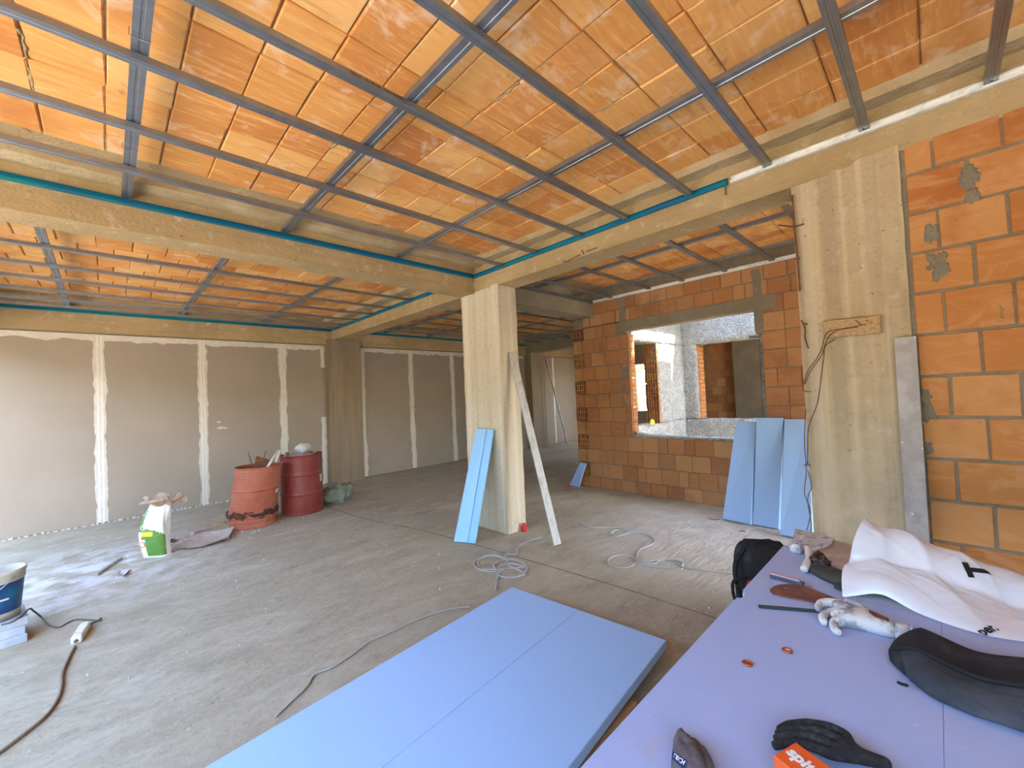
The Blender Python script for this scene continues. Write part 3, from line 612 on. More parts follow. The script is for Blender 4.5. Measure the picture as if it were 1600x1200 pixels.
m = rough_box((X0-.01, 1.48, ZS-.02), (X0+.19, 3.34, ZS+.012), (.05, .06, .03), .010, None, 4.2).build('sill_plaster', MT['roughcast'], wb)
m = rough_box((X0+.13, 1.515, ZS+.1), (X0+.17, 1.56, 2.30), (.03, .02, .05), .012, None, 4.6).build('plaster_edge', MT['roughcast'], wb)
m = rough_box((X0+.12, 1.56, 2.2), (X0+.15, 1.68, 2.24), (.03, .03, .03), .004, None, 4.8).build('plaster_lug', MT['roughcast'], wb)
# wall closing the right-hand bay behind the wide column
m = MB(); m.box((3.6, -1.35, 0), (3.75, -1.2, 3.3)); m.box((3.75, -1.35, 2.4), (5.7, -1.2, 3.3)); m.box((5.7, -1.35, 0), (6.0, -1.2, 3.3))  # opening in this wall is added to brighten the bay floor
m.box((3.4, -3.5, 2.6), (6.1, -1.35, 2.75)); struct(m.build('wall_side', MT['mortar']), 'block wall closing the bay behind the wide column, with an added daylight opening')  # porch slab added to keep direct sun out of that opening

# light well behind the opening
YL, XW = 3.36, 7.84
ZS2, ZL2 = 1.02, 2.40
random.seed(31)
def rc(a, b, res=.06, amp=.016, seed=0.): return rough_box(a, b, (res,)*3, amp, None, seed)
m = rc((6.0, YL, 0), (XW+.02, YL+.25, ZS2), .09, .02, 1.)
wi = struct(m.build('wall_well_left', MT['roughcast'], smooth=True), 'rough-cast light well wall with a pier')
rc((6.83, YL, ZS2), (XW+.02, YL+.25, ZL2), .05, .018, 1.4).build('pier', MT['roughcast'], wi, smooth=True)
rc((6.0, YL, ZL2), (XW+.02, YL+.25, 3.5), .09, .012, 1.7).build('header', MT['roughcast'], wi, smooth=True)
for i in range(6):
    z0 = ZS2+.0+i*.23
    place('hollow_brick', hollow_mesh(.24, .215, 'brick'), wi, (6.80, YL+.125, z0+.115), (0, 0, 0))
m = rc((XW, -.6, 0), (XW+.25, YL+.25, ZS2), .09, .02, 2.)
wf = struct(m.build('wall_well_far', MT['roughcast'], smooth=True), 'rough-cast light well wall with a wide opening')
rc((XW, 3.1, ZS2), (XW+.25, YL+.25, ZL2+.03), .06, .02, 2.3).build('pier', MT['roughcast'], wf, smooth=True)
rc((XW, -.6, ZL2), (XW+.25, YL+.25, 3.5), .09, .014, 2.6).build('header', MT['roughcast'], wf, smooth=True)
rc((XW, -.6, ZS2), (XW+.25, 1.35, ZL2), .1, .014, 2.8).build('pier', MT['roughcast'], wf, smooth=True)
for i in range(6):
    z0 = ZS2+i*.23
    o = place('hollow_brick', hollow_mesh(.22, .215, 'brick'), wf, (XW+.14, 3.07, z0+.115), (0, 0, math.pi/2))
m = MB()    # slab over the well; slot and parapet are shaped to place the sun patch
m.box((6.0, 2.80, 3.3), (XW+.3, 3.62, 3.5)); m.box((6.0, -.6, 3.3), (XW+.3, .3, 3.5)); m.box((5.6, .15, 3.5), (XW+.6, .3, 5.98))
struct(m.build('ceiling', MT['concrete_grey']), 'concrete slab over the light well, slot and parapet added to shape the sun')
m = MB(); m.box((6.0, 3.6, 3.3), (9.45, 4.27, 3.5)); m.box((XW+.25, -.6, 3.3), (9.4, 3.7, 3.5)); struct(m.build('ceiling', MT['concrete_grey']), 'plain concrete slab beyond the light well')

m = MB(); m.box((5.99, 4.27, 0), (7.3, 4.42, 3.3)); struct(m.build('wall_side', MT['mortar']), 'unseen wall added behind the end of the old brick wall to stop stray sun')  # hidden blocker, added against sun spots on the floor behind

# wall_far : brick facade seen through both openings, with window openings
random.seed(44)
XFAR = 12.0
m = MB()
WINS = [(6.2, 7.3, .95, 2.42), (4.62, 5.4, 1.06, 2.45)]
def wall_x_with_holes(m, X, th, y0, y1, z0, z1, holes):
    hs = sorted(holes)
    y = y0
    for (a, b, c, d) in hs:
        m.box((X, y, z0), (X+th, a, z1)); m.box((X, a, z0), (X+th, b, c)); m.box((X, a, d), (X+th, b, z1)); y = b
    m.box((X, y, z0), (X+th, y1, z1))
wall_x_with_holes(m, XFAR+.008, .2, -.6, 8.7, 0, 3.3, WINS)
wfar = struct(m.build('wall_far', MT['mortar']), 'far brick facade with two unglazed window openings')
r = 0; z = 0.
while z < 2.9:
    y = 4.62-(.12 if r % 2 else 0)
    while y > 2.6:
        lay(wfar, XFAR, y-.125, z+.115, .238, .216, mt='brick_old'); y -= .25
    y = 6.18+(.0 if r % 2 else .1)
    y = 6.2
    while y > 5.45:
        lay(wfar, XFAR, y-.125, z+.115, .238, .216, mt='brick_old'); y -= .25
    z += RC; r += 1
column((11.75, 3.1, 0), (12.05, 3.72, 3.2), 5.5, label='concrete column in the far room beyond the light well', res=(.08, .08, .2), mt='concrete_grey')
m = MB(); m.box((9.2, -.6, 0), (12.1, -.45, 3.3)); struct(m.build('wall_side', MT['mortar']), 'block wall closing the far room')

# closing walls behind the photographer
m = MB(); m.box((-1.5, -2.95, 0), (3.5, -2.8, 3.3)); struct(m.build('wall_front', MT['plaster_wall']), 'plain wall behind the photographer')

# ------------------------------------------------------------------ plasterboard wall
random.seed(55)
YD = 8.67
m = MB(); m.box((-1.45, YD+.013, 0), (3.2, 8.9, 2.85)); m.box((3.85, YD+.013, 0), (12.1, 8.9, 2.85))
wl_ = struct(m.build('wall_left', MT['concrete_grey']), 'plasterboard wall with white taped joints')
def board(x0, x1, z0=.012, z1=2.78):
    MB().cbox((x0+.001, YD, z0), (x1-.001, YD+.0125, z1), .002).build('drywall_panel', MT['drywall'], wl_)
for a, b in ((-1.45, -1.27), (-1.27, -.07), (-.07, 1.165), (1.165, 2.40), (2.40, 3.19), (3.86, 5.15), (5.15, 6.35), (6.35, 7.55), (7.55, 8.75), (8.75, 9.04), (9.62, 10.35), (10.35, 11.55), (11.55, 12.05)): board(a, b)
def strip_v(x, z0, z1, wd, seed):
    mb = MB(); n = 46
    def edge(i, side):
        z = z0+(z1-z0)*i/n
        return x+side*(wd/2)*(1+.35*nz((seed, z*2.2, side), 1)+.45*nz((seed+5, z*9, side), 1)), z
    L_ = [edge(i, -1) for i in range(n+1)]; R_ = [edge(i, 1) for i in range(n+1)]
    for i in range(n):
        pts = [L_[i], R_[i], R_[i+1], L_[i+1]]
        mb.add([(p[0], YD-.002, p[1]) for p in pts]+[(p[0], YD+.002, p[1]) for p in pts], [(0, 1, 2, 3), (0, 4, 5, 1), (1, 5, 6, 2), (2, 6, 7, 3), (3, 7, 4, 0)])
    mb.build('joint_compound', MT['compound'], wl_)
    mb = MB()
    for off in (-.022, .022):
        for i in range(n):
            z = z0+(z1-z0)*i/n; zz = z0+(z1-z0)*(i+1)/n
            a0 = x+off*wd/.13+.006*nz((seed, z*5, off), 1); a1 = x+off*wd/.13+.006*nz((seed, zz*5, off), 1)
            h0 = .010+.012*abs(nz((seed+2, z*4, off), 1)); h1 = .010+.012*abs(nz((seed+2, zz*4, off), 1))
            mb.add([(a0-h0, YD-.0035, z), (a0+h0, YD-.0035, z), (a1+h1, YD-.0035, zz), (a1-h1, YD-.0035, zz)], [(0, 1, 2, 3)])
    mb.build('joint_tape', MT['compound_light'], wl_)
for k, (x, wd) in enumerate([(-1.27, .13), (-.07, .125), (1.165, .12), (2.40, .13), (3.97, .10), (5.15, .12), (6.35, .12), (7.55, .1), (10.35, .08)]):
    strip_v(x, .02, 2.78, wd, k*3.1)
strip_v(3.13, .02, 1.35, .10, 40.)
strip_v(3.14, 2.35, 2.72, .08, 43.)
def strip_h(x0, x1, seed):
    mb = MB(); n = int((x1-x0)/.05)
    for i in range(n):
        a = x0+(x1-x0)*i/n; b = x0+(x1-x0)*(i+1)/n
        ha = 2.70+.04*nz((a*4, seed, 0), 1)+.03*nz((a*13, seed, 2), 1); hb = 2.70+.04*nz((b*4, seed, 0), 1)+.03*nz((b*13, seed, 2), 1)
        mb.add([(a, YD-.0018, ha), (b, YD-.0018, hb), (b, YD-.0018, 2.79), (a, YD-.0018, 2.79), (a, YD+.002, ha), (b, YD+.002, hb)], [(0, 1, 2, 3), (0, 4, 5, 1)])
    mb.build('joint_compound', MT['compound'], wl_)
strip_h(-1.4, 3.18, 3.); strip_h(3.9, 9.0, 9.)
# three daubs of filler
m = MB()
for (xx, zz, s_) in ((1.40, 1.28, .03), (1.47, 1.27, .02), (1.38, 1.38, .02)):
    m.lathe([(0, -.003), (s_, -.002), (s_*1.3, .002)], 9, 0, Matrix.Translation((xx, YD, zz)) @ Matrix.Rotation(math.radians(-90), 4, 'X') @ Matrix.Diagonal((1.5, .6, 1, 1)))
o = m.build('filler_daub', MT['compound'], wl_); o['kind'] = 'stuff'
# ragged foam seal along the foot of the boards
m = MB(); x = -1.42
while x < 3.1:
    l = random.uniform(.02, .05); h = random.uniform(.008, .03)
    m.box((x, YD-.012, 0), (x+l, YD+.012, h)); x += l+random.uniform(.01, .05)
o = m.build('foot_sealant', MT['compound'], wl_); o['kind'] = 'stuff'

# odds and ends on the sills of the light well
m = MB(); a_ = Vector((6.42, YL-.03, ZS2+.012))
m.prism([(-.05, 0), (.05, 0), (.035, .06), (0, .085), (-.035, .06)], 0, .03, 0, frame(a_, (1, -.35, 0), y=(0, 0, 1)))
tag(m.build('yellow_wedge', MT['yellow_print']), 'small yellow wedge on the light well sill beside the hollow bricks', 'wedge')
m = MB(); c_ = Vector((X0+.02, JL-.16, ZS+.03))
m.grid(lambda u, v: c_+Vector((.07*math.sin(6.28*u)*math.sin(3.14*v), .15*math.cos(6.28*u)*math.sin(3.14*v)*(1+.3*math.sin(12*u)), .02+.018*math.cos(3.14*v)*(1+.6*math.sin(9*u)))), 24, 8)
tag(m.build('plastic_scrap', MT['white_plastic'], None, smooth=True), 'crumpled white plastic scrap at the lower left corner of the brick opening', 'plastic scrap')

# greenery outside the far window
random.seed(61)
t = thing('garden_tree', (17.5, 9.7, -.2), 'green tree outside the far left window opening', 'tree')
MB().tube([(17.5, 9.7, -.2), (17.6, 9.8, 1.6), (17.5, 9.7, 2.8)], [.14, .11, .08], 8).build('trunk', MT['bark'], t, smooth=True)
mb = MB()
for k in range(900):
    p = Vector((random.gauss(0, 1), random.gauss(0, 1), random.gauss(0, 1))).normalized()*random.uniform(.5, 1)**.5
    c = Vector((17.5, 9.6, 3.9))+Vector((p.x*2.2, p.y*2.4, p.z*1.5)); s_ = .12
    R = Euler((random.uniform(0, 6), random.uniform(0, 6), random.uniform(0, 6))).to_matrix().to_4x4()
    mb.add([(-s_, 0, 0), (0, -s_*.45, .02), (s_, 0, 0), (0, s_*.45, .02)], [(0, 1, 2), (0, 2, 3)], 0, Matrix.Translation(c) @ R)
mb.build('foliage', MT['leaf'], t, fix=False)

# ------------------------------------------------------------------ foam boards
def obox(name, o, ex, ey, ez, mt, parent=None, bev=.0):
    """box spanned by three edge vectors from corner o"""
    o, ex, ey, ez = Vector(o), Vector(ex), Vector(ey), Vector(ez)
    vs = [o, o+ex, o+ex+ey, o+ey, o+ez, o+ex+ez, o+ex+ey+ez, o+ey+ez]
    mb = MB(); mb.add(vs, [(0, 3, 2, 1), (4, 5, 6, 7), (0, 1, 5, 4), (1, 2, 6, 5), (2, 3, 7, 6), (3, 0, 4, 7)])
    if bev:
        me = mb.mesh(name, MT[mt]); bm = bmesh.new(); bm.from_mesh(me)
        bmesh.ops.bevel(bm, geom=list(bm.edges), offset=bev, segments=1, affect='EDGES'); bm.to_mesh(me); bm.free()
        return place(name, me, parent)
    return mb.build(name, MT[mt], parent)
E2 = Vector((.093, -.9957, 0)); E1 = Vector((-.9957, -.093, 0)); UP = Vector((0, 0, 1))
FC = Vector((2.222, 2.372, 0))
o = obox('foam_board', FC+UP*.08, E1*2.5, E2*.592, UP*.05, 'foam', bev=.003); tag(o, 'large pale blue foam board low over the floor, the half beside the cable', 'foam board')
o = obox('foam_board', FC+UP*.08+E2*.5928, E1*2.5, E2*.594, UP*.05, 'foam', bev=.003); tag(o, 'large pale blue foam board low over the floor, the half beside the work table', 'foam board')
for k, d in enumerate((.32, 1.3, 2.2)):
    o = obox('timber_batten', FC+E1*d+E2*.06, E1*.08, E2*1.06, UP*.08, 'timber', bev=.004)
    tag(o, ['timber batten under the far end of the low blue boards', 'timber batten under the middle of the low blue boards', 'timber batten under the near end of the low blue boards'][k], 'batten')
p = onZ(990, 1096, .045); q = p+E1*1.1; q = q - E2*(-.02)
o = obox('timber_offcut', p-UP*.045-E2*.05, E1*1.0, E2*.07, UP*.055, 'timber', bev=.006); tag(o, 'rough yellow timber offcut poking out beside the low blue boards', 'timber')

# work table of two boards on trestles
ZT = .8
def table_board(y0, y1, notch):
    poly = [(.2, y0), (2.4, y0), (2.4, y1)]
    x = 2.4
    if notch:
        poly += [(1.775, y1), (1.765, y1-.008), (1.752, y1-.006), (1.745, y1-.016), (1.725, y1-.019), (1.705, y1-.016), (1.70, y1-.004), (1.66, y1+.001), (1.645, y1-.007), (1.63, y1)]
    poly += [(.2, y1)]
    mb = MB(); mb.prism(poly, ZT-.05, ZT); return mb.build('foam_board', MT['foam_table'])
o = table_board(.033, .576, True); tag(o, 'dusty blue foam board table top with a chipped edge, under the tools', 'foam board')
o = table_board(-.57, .0322, False); tag(o, 'dusty blue foam board table top under the black zip pouch', 'foam board')
for k, X in enumerate((.75, 2.05)):
    t = thing('trestle', (X, 0, 0), ['wooden trestle under the near end of the work table', 'wooden trestle under the far end of the work table'][k], 'trestle')
    MB().cbox((X-.04, -.54, ZT-.13), (X+.04, .52, ZT-.05), .004).build('top_rail', MT['timber'], t)
    for y in (-.42, .40):
        for s in (-1, 1):
            T = frame((X+s*.02, y, ZT-.13), (s*.2, 0, -(ZT-.13)), y=(0, 1, 0)); L_ = math.hypot(.2, ZT-.13)
            MB().box((0, -.035, -.015), (L_-.004, .035, .015), 0, T).build('leg', MT['timber'], t)

def lean(name, bl, br, tl, tr, th, mt, parent=None, sink=True):
    bl, br, tl, tr = map(Vector, (bl, br, tl, tr))
    nrm = (br-bl).cross(tl-bl).normalized()          # towards viewer if bl,br,tl counter-clockwise
    vs = [bl, br, tr, tl]; vb = [v-nrm*th for v in vs]
    mz = min(v.z for v in vs+vb); up = Vector((0, 0, -mz if sink else 0))
    mb = MB(); mb.add([v+up for v in vs+vb], [(0, 1, 2, 3), (7, 6, 5, 4), (0, 4, 5, 1), (1, 5, 6, 2), (2, 6, 7, 3), (3, 7, 4, 0)])
    me = mb.mesh(name, MT[mt]); bm = bmesh.new(); bm.from_mesh(me)
    bmesh.ops.bevel(bm, geom=list(bm.edges), offset=.002, segments=1, affect='EDGES'); bm.to_mesh(me); bm.free()
    return place(name, me, parent)
XT = 5.76
defs = [((1129, 813), (1173, 822), (1150, 662), (1181, 661), XT, 'leaning blue foam board, the slanting one nearest the brick opening'),
        ((1177, 821), (1217, 829), (1182, 655), (1223, 655), XT-.02, 'leaning blue foam board, the tallest, between two others'),
        ((1219, 838), (1270, 849), (1226, 658), (1264, 658), XT-.02, 'leaning grey blue foam board half behind the wide concrete column')]
for bl, br, tl, tr, X, lab in defs:
    o = lean('foam_board', onZ(*bl), onZ(*br), onX(*tl, X), onX(*tr, X), .045, 'foam'); tag(o, lab, 'foam board')
if 0: o = lean('foam_board', onZ(1214, 831)+Vector((.03, 0, 0)), onZ(1229, 834)+Vector((.03, 0, 0)), onX(1219, 656, XT+.03), onX(1229, 657, XT+.03), .04, 'foam')

# blue board on the middle column, rebated along one side
t = thing('foam_board', onZ(728, 851), 'bright blue grooved foam board leaning on the middle concrete column', 'foam board')
bl, br = onZ(709, 848), onZ(741, 851); tl, tr = onX(744, 672, 3.26), onX(771, 672, 3.26)
mix = lambda a, b, k: a+(b-a)*k
nrm = (br-bl).cross(tl-bl).normalized()
lean('board_face', bl, mix(bl, br, .66), tl, mix(tl, tr, .60), .035, 'foam_bright', t)
lean('board_lip', mix(bl, br, .66)-nrm*.016, mix(bl, br, .97)-nrm*.016, mix(tl, tr, .60)-nrm*.016, mix(tl, tr, .97)-nrm*.016, .02, 'foam_bright', t)
o = lean('board_bead', mix(bl, br, .70)-nrm*.010, mix(bl, br, .74)-nrm*.010, mix(tl, tr, .66)-nrm*.010, mix(tl, tr, .70)-nrm*.010, .008, 'foam_bright', t)
o = lean('board_edge', mix(bl, br, .97)-nrm*.004, br-nrm*.004, mix(tl, tr, .97)-nrm*.004, tr-nrm*.004, .034, 'foam_bright', t)
# small wedge of board by the end of the brick wall
o = lean('foam_offcut', onZ(890, 758), onZ(904, 761), onX(906, 723, 5.66), onX(915, 725, 5.66), .03, 'foam'); tag(o, 'small blue foam offcut propped at the left end of the brick wall', 'foam offcut')

# ------------------------------------------------------------------ straightedges, planks, wires
def bar(name, a, b, wd, th, wdir, mt, label=None, cat=None, parent=None):
    a, b = Vector(a), Vector(b); T = frame(a, b-a, y=wdir); L_ = (b-a).length
    m_ = MB().cbox((0, -wd/2, -th/2), (L_, wd/2, th/2), min(.002, th*.2), 0, T).build(name, MT[mt], parent)
    if label: tag(m_, label, cat)
    return m_
a = onZ(871, 851, .018); b = onY(799.5, 551, 3.52)
bar('straightedge', a, b, .082, .024, (.85, -.5, 0), 'alu', 'plaster-stained aluminium straightedge leaning on the middle column', 'straightedge')
a = Vector((10.16, 8.05, .02)); b = onY(853, 561, 8.62)
bar('timber_lath', a, b, .06, .03, (1, 0, 0), 'timber_grey', 'long thin lath leaning on the far plasterboard wall', 'lath')
pl = [onX(1398, 530, 3.245), onX(1430, 528, 3.245)]
yc = .118
bar('plank', (3.16, .125, .012), (3.265, .118, 1.835), .092, .03, (0, 1, 0), 'timber_grey', 'grey paint-spotted plank standing against the wide column and brick wall', 'plank')
nb = thing('nailed_batten', (3.27, .35, 1.92), 'short horizontal batten nailed across the wide concrete column', 'batten')
obox('batten', (3.262, .217, 1.872), (0, .275, .008), (0, 0, .105), (.03, 0, 0), 'timber', nb, bev=.002)
MB().tube([(3.25, .275, 1.955), (3.29, .28, 1.95)], .004, 5).build('nail', MT['rust'], nb)
MB().tube([(3.253, .33, 1.965), (3.265, .30, 1.93)], .003, 5).build('nail', MT['rust'], nb)
def wires(name, lists, r, mt, label, cat, X=None, n=6):
    mb = MB()
    for l in lists: mb.tube(smooth_path(l, n), r, 5)
    return tag(mb.build(name, MT[mt], None, smooth=True), label, cat)
WX = lambda pts, X=3.272: [onX(x, y, X+.006*math.sin(i*2.1)) for i, (x, y) in enumerate(pts)]
wires('tie_wire', [WX([(1352, 507), (1320, 513), (1292, 520), (1284, 545), (1275, 562), (1262, 580), (1255, 605), (1258, 611), (1268, 612)], 3.258),
                   WX([(1340, 511), (1310, 516), (1294, 527), (1287, 545), (1283, 556), (1266, 580), (1258, 600)], 3.258),
                   WX([(1305, 530), (1290, 540), (1287, 558), (1283, 590), (1277, 630), (1264, 665), (1262, 700), (1262, 728)], 3.268)],
      .0032, 'rust', 'rusty tie wires hanging from the batten on the wide column', 'wire')
wires('tie_wire', [WX([(1259, 640), (1257, 690), (1260, 735), (1257, 770), (1266, 800), (1258, 838)], 3.28), WX([(1262, 735), (1268, 760), (1262, 780), (1268, 825), (1262, 840)], 3.28), WX([(1256, 728), (1262, 724), (1266, 730)], 3.275)],
      .0028, 'rust', 'thin loose wires along the lower left edge of the wide column', 'wire')
wires('rebar', [WX([(1238, 305), (1241, 352), (1246, 400), (1250, 455)], 3.288), WX([(1216, 352), (1240, 354), (1256, 350)], 3.30), WX([(1243, 405), (1250, 404)], 3.285)],
      .006, 'rust', 'rusty reinforcing bar laid bare on the upper left edge of the wide column', 'rebar')
wires('rebar', [WX([(1252, 500), (1258, 515), (1258, 528), (1263, 545)], 3.285), WX([(1253, 505), (1262, 507)], 3.28)], .0045, 'rust', 'bent rusty bar end halfway up the edge of the wide column', 'rebar')
wires('nail', [[onX(1133, 281, 3.27), onX(1134, 305, 3.295)], ], .005, 'rust', 'long dark nail hanging from the end of the blue channel', 'nail')
wires('rebar', [WX([(880, 407), (884, 409), (906, 398)], 3.288), WX([(909, 391), (912, 397)], 3.288), WX([(916, 393), (933, 387)], 3.288)], .005, 'rust', 'bare rebar showing low on the beam near the middle column', 'rebar')
wires('wire_loop', [[onX(1033+12*math.cos(q), 290+4*math.sin(q), 3.22) for q in np.linspace(0, 6.0, 9)]], .003, 'wire', 'loop of wire at the ceiling edge above the blue channel', 'wire')

# ------------------------------------------------------------------ drums and rubbish
CF = Vector((.30, .95, 0)).normalized()
def drum_profile(R, z0, z1, ribs=()):
    pr_ = [(R*.97, z0), (R+.006, z0), (R+.006, z0+.016), (R, z0+.02)]
    z = z0+.03
    n = 60
    for i in range(n+1):
        z = z0+.03+(z1-z0-.06)*i/n; b = 0
        for rb in ribs: b += .012*math.exp(-((z-rb)/.012)**2)
        b += .0012*math.sin(z*170)
        pr_.append((R+b, z))
    pr_ += [(R, z1-.02), (R+.007, z1-.016), (R+.007, z1), (R-.004, z1), (R-.006, z1-.02)]
    return pr_
cR = onZ(473, 805)+CF*.285; cR.z = 0
t = thing('oil_drum', cR, 'upright dark red steel drum heaped with rubble', 'drum')
T = Matrix.Translation(cR)
dbody = MB().lathe(drum_profile(.288, 0, .865, (.29, .58))+[(.282, .80)], 48, 0, T).build('drum_body', MT['drum_red'], t, smooth=True)
mb = MB(); RAD = .283
mb.grid(lambda u, v: T @ Vector((RAD*v*math.cos(u*2*math.pi), RAD*v*math.sin(u*2*math.pi), .80+.09*(1-v*v)+.03*nz((u*9 if u < 1 else 0, v*5, 2), 1)*(v < .99))), 36, 10)
o = mb.build('rubble_fill', MT['rubble'], t); o['kind'] = 'stuff'
vdir = Vector((-.30, -.95, 0))
def wrap_label(root, c, R, ang0, dang, z0, z1, shear=0.):
    mb = MB(); mb.grid(lambda u, v: Vector((c.x+R*math.cos(ang0+dang*u)+shear*v*.7, c.y+R*math.sin(ang0+dang*u)-shear*v*.7, z0+(z1-z0)*v)), 5, 1)
    return mb.build('paper_label', MT['white_label'], root)
a_view = math.atan2(-cR.y, -cR.x)
wrap_label(dbody, cR, .2925, a_view+.98, .26, .44, .55)
mb = MB(); random.seed(8)
for k in range(26):
    q = random.uniform(0, 6.28); rr = random.uniform(0, .24)
    p = cR+Vector((rr*math.cos(q), rr*math.sin(q), .875-.35*rr**2+random.uniform(-.01, .02)*1))
    s_ = random.uniform(.015, .045)
    R = Euler((random.uniform(0, 6), random.uniform(0, 6), random.uniform(0, 6))).to_matrix().to_4x4()
    mb.cbox((-s_, -s_*.6, -s_*.35), (s_, s_*.6, s_*.35), s_*.15, random.choice((0, 0, 1)), Matrix.Translation(p) @ R)
o = mb.build('rubble_lumps', [MT['rubble'], MT['cardboard']], t); o['kind'] = 'stuff'
# white cloth
cc = cR+Vector((.02, -.04, .90))
mb = MB(); mb.grid(lambda u, v: cc+Vector((.12*math.sin(math.pi*v)*math.cos(u*2*math.pi)*(1+.25*math.sin(u*12.566)), .09*math.sin(math.pi*v)*math.sin(u*2*math.pi), .05+.07*math.cos(math.pi*v)+.02*math.sin(u*18.85+v*5)*math.sin(math.pi*v)+.03*(.4-abs(nz((math.cos(u*6.283)*2, math.sin(u*6.283)*2, v*5), 1)))*math.sin(math.pi*v))), 44, 18)
tag(mb.build('white_rag', MT['cloth_white'], None, smooth=True), 'crumpled white rag on top of the rubble in the upright drum', 'rag')

cL = onZ(393, 827)+CF*.285; cL.z = 0
t = thing('oil_drum', cL, 'rusted coral red drum, buckled near its foot and tilted', 'drum')
mb = MB()
def crush(p, q): return Vector((p.x+.012*math.sin(3*q), p.y+.012*math.cos(2*q), p.z+(.035*math.sin(5*q)+.02*math.sin(11*q))*(p.z > .14)))
prf = [(.27, 0), (.295, 0), (.295, .016), (.288, .02)]+[(.288+.004*math.sin(i*1.7), .02+.16*i/10) for i in range(11)]+[(.278, .178), (.27, .03)]
mb.lathe(prf, 48, 0, Matrix.Translation(cL), fn=crush)
o = mb.build('drum_foot', MT['drum_coral'], t, smooth=True)
mb = MB(); mb.lathe([(.289, .135), (.305, .150), (.298, .165), (.312, .178), (.300, .195), (.309, .205), (.292, .222)], 48, 0, Matrix.Translation(cL), fn=lambda p, q: Vector((p.x*(1+.03*math.sin(7*q)+.02*math.sin(17*q)), p.y*(1+.03*math.cos(5*q)), p.z+.018*math.sin(9*q)-.012*math.cos(4*q)+.010*math.sin(23*q))))
o = mb.build('torn_edge', MT['rust_dark'], t)
sh = Vector((.072, -.072, 0))
TL = Matrix.Translation(cL) @ Matrix(((1, 0, sh.x/.62, -sh.x*.19/.62), (0, 1, sh.y/.62, -sh.y*.19/.62), (0, 0, 1, 0), (0, 0, 0, 1)))
dbody = MB().lathe(drum_profile(.283, .19, .80, (.50,))+[(.276, .4)], 48, 0, TL, fn=lambda p, q: Vector((p.x*(1+.05*max(0, .32-p.z)/.13*.6), p.y*(1+.05*max(0, .32-p.z)/.13*.6), p.z))).build('drum_body', MT['drum_coral'], t, smooth=True)
mb = MB(); mb.lathe([(0, .56), (.275, .56)], 40, 0, TL); mb.build('drum_contents', MT['rubble'], t)
wrap_label(dbody, cL, .300, math.atan2(-cL.y, -cL.x)+.92, .22, .36, .47, .04)
tc = cL+sh
p0 = onY(397, 730, tc.y-.02); 
o = lean('sheet_offcut', onY(395, 731, tc.y)-Vector((0, 0, .12)), onY(424, 731, tc.y)-Vector((0, 0, .12)), onY(400, 712, tc.y), onY(424, 719, tc.y), .006, 'rust', sink=False); tag(o, 'dark bent sheet offcut standing in the tilted drum', 'sheet offcut')
for k, (a, b) in enumerate((((393, 724), (388, 707)), ((412, 716), (416, 704)))):
    A, B = onY(*a, tc.y+.05), onY(*b, tc.y+.05); A = A+(A-B)*1.5
    o = MB().tube([A, B], .007, 5).build('rod', MT['rust']); tag(o, ['thin dark rod sticking out of the tilted drum on its left', 'thin dark rod sticking out of the tilted drum near its middle'][k], 'rod')
A, B = onY(418, 730, tc.y-.22), onY(434, 705, tc.y-.10)
o = MB().tube([A+(A-B)*.25, A, B], .018, 10).build('plastic_pipe', MT['pale_plastic'], None, smooth=True); tag(o, 'cream plastic pipe poking from the tilted drum', 'pipe')
A, B = onY(431, 722, tc.y-.1), onY(437, 704, tc.y+.05)
o = bar('timber_offcut', A, B, .035, .02, (.7, -.7, 0), 'pale_plastic', 'pale short stick wedged between the two drums', 'stick')

# crumpled rag and cardboard beside the drum
def lump(name, c, rx, ry, rz, mt, seed, label=None, cat=None, parent=None, amp=.25, n=26, rot=0.):
    mb = MB()
    def f(u, v):
        q = u*2*math.pi; s_ = math.sin(math.pi*v)
        d = Vector((math.cos(q)*s_, math.sin(q)*s_, math.cos(math.pi*v)))
        k = 1+amp*(nz(d*2.2, 1, seed)+.8*(.5-abs(nz(d*4.2, 1, seed+4)))*1.6+.5*(.4-abs(nz(d*9, 1, seed+7))))
        p = Vector((d.x*rx*k, d.y*ry*k, max(d.z*k, -.55)*rz))
        p = Matrix.Rotation(rot, 3, 'Z') @ p
        return Vector(c)+p+Vector((0, 0, .55*rz))
    mb.grid(f, n, n//2); o = mb.build(name, MT[mt], parent, smooth=True)
    if label: tag(o, label, cat)
    return o
p = onZ(523, 786)
lump('rag', (p.x+.05, p.y+.1, 0), .20, .13, .15, 'rag_green', 3., 'crumpled grey green rag on the floor by the upright drum', 'rag', amp=.62, n=54)
o = lean('cardboard_scrap', onZ(528, 777)+Vector((.1, .25, 0)), onZ(552, 771)+Vector((0, .1, 0)), onY(514, 757, 7.35), onY(550, 754, 7.35), .008, 'cardboard'); tag(o, 'torn beige cardboard standing behind the grey green rag', 'cardboard')

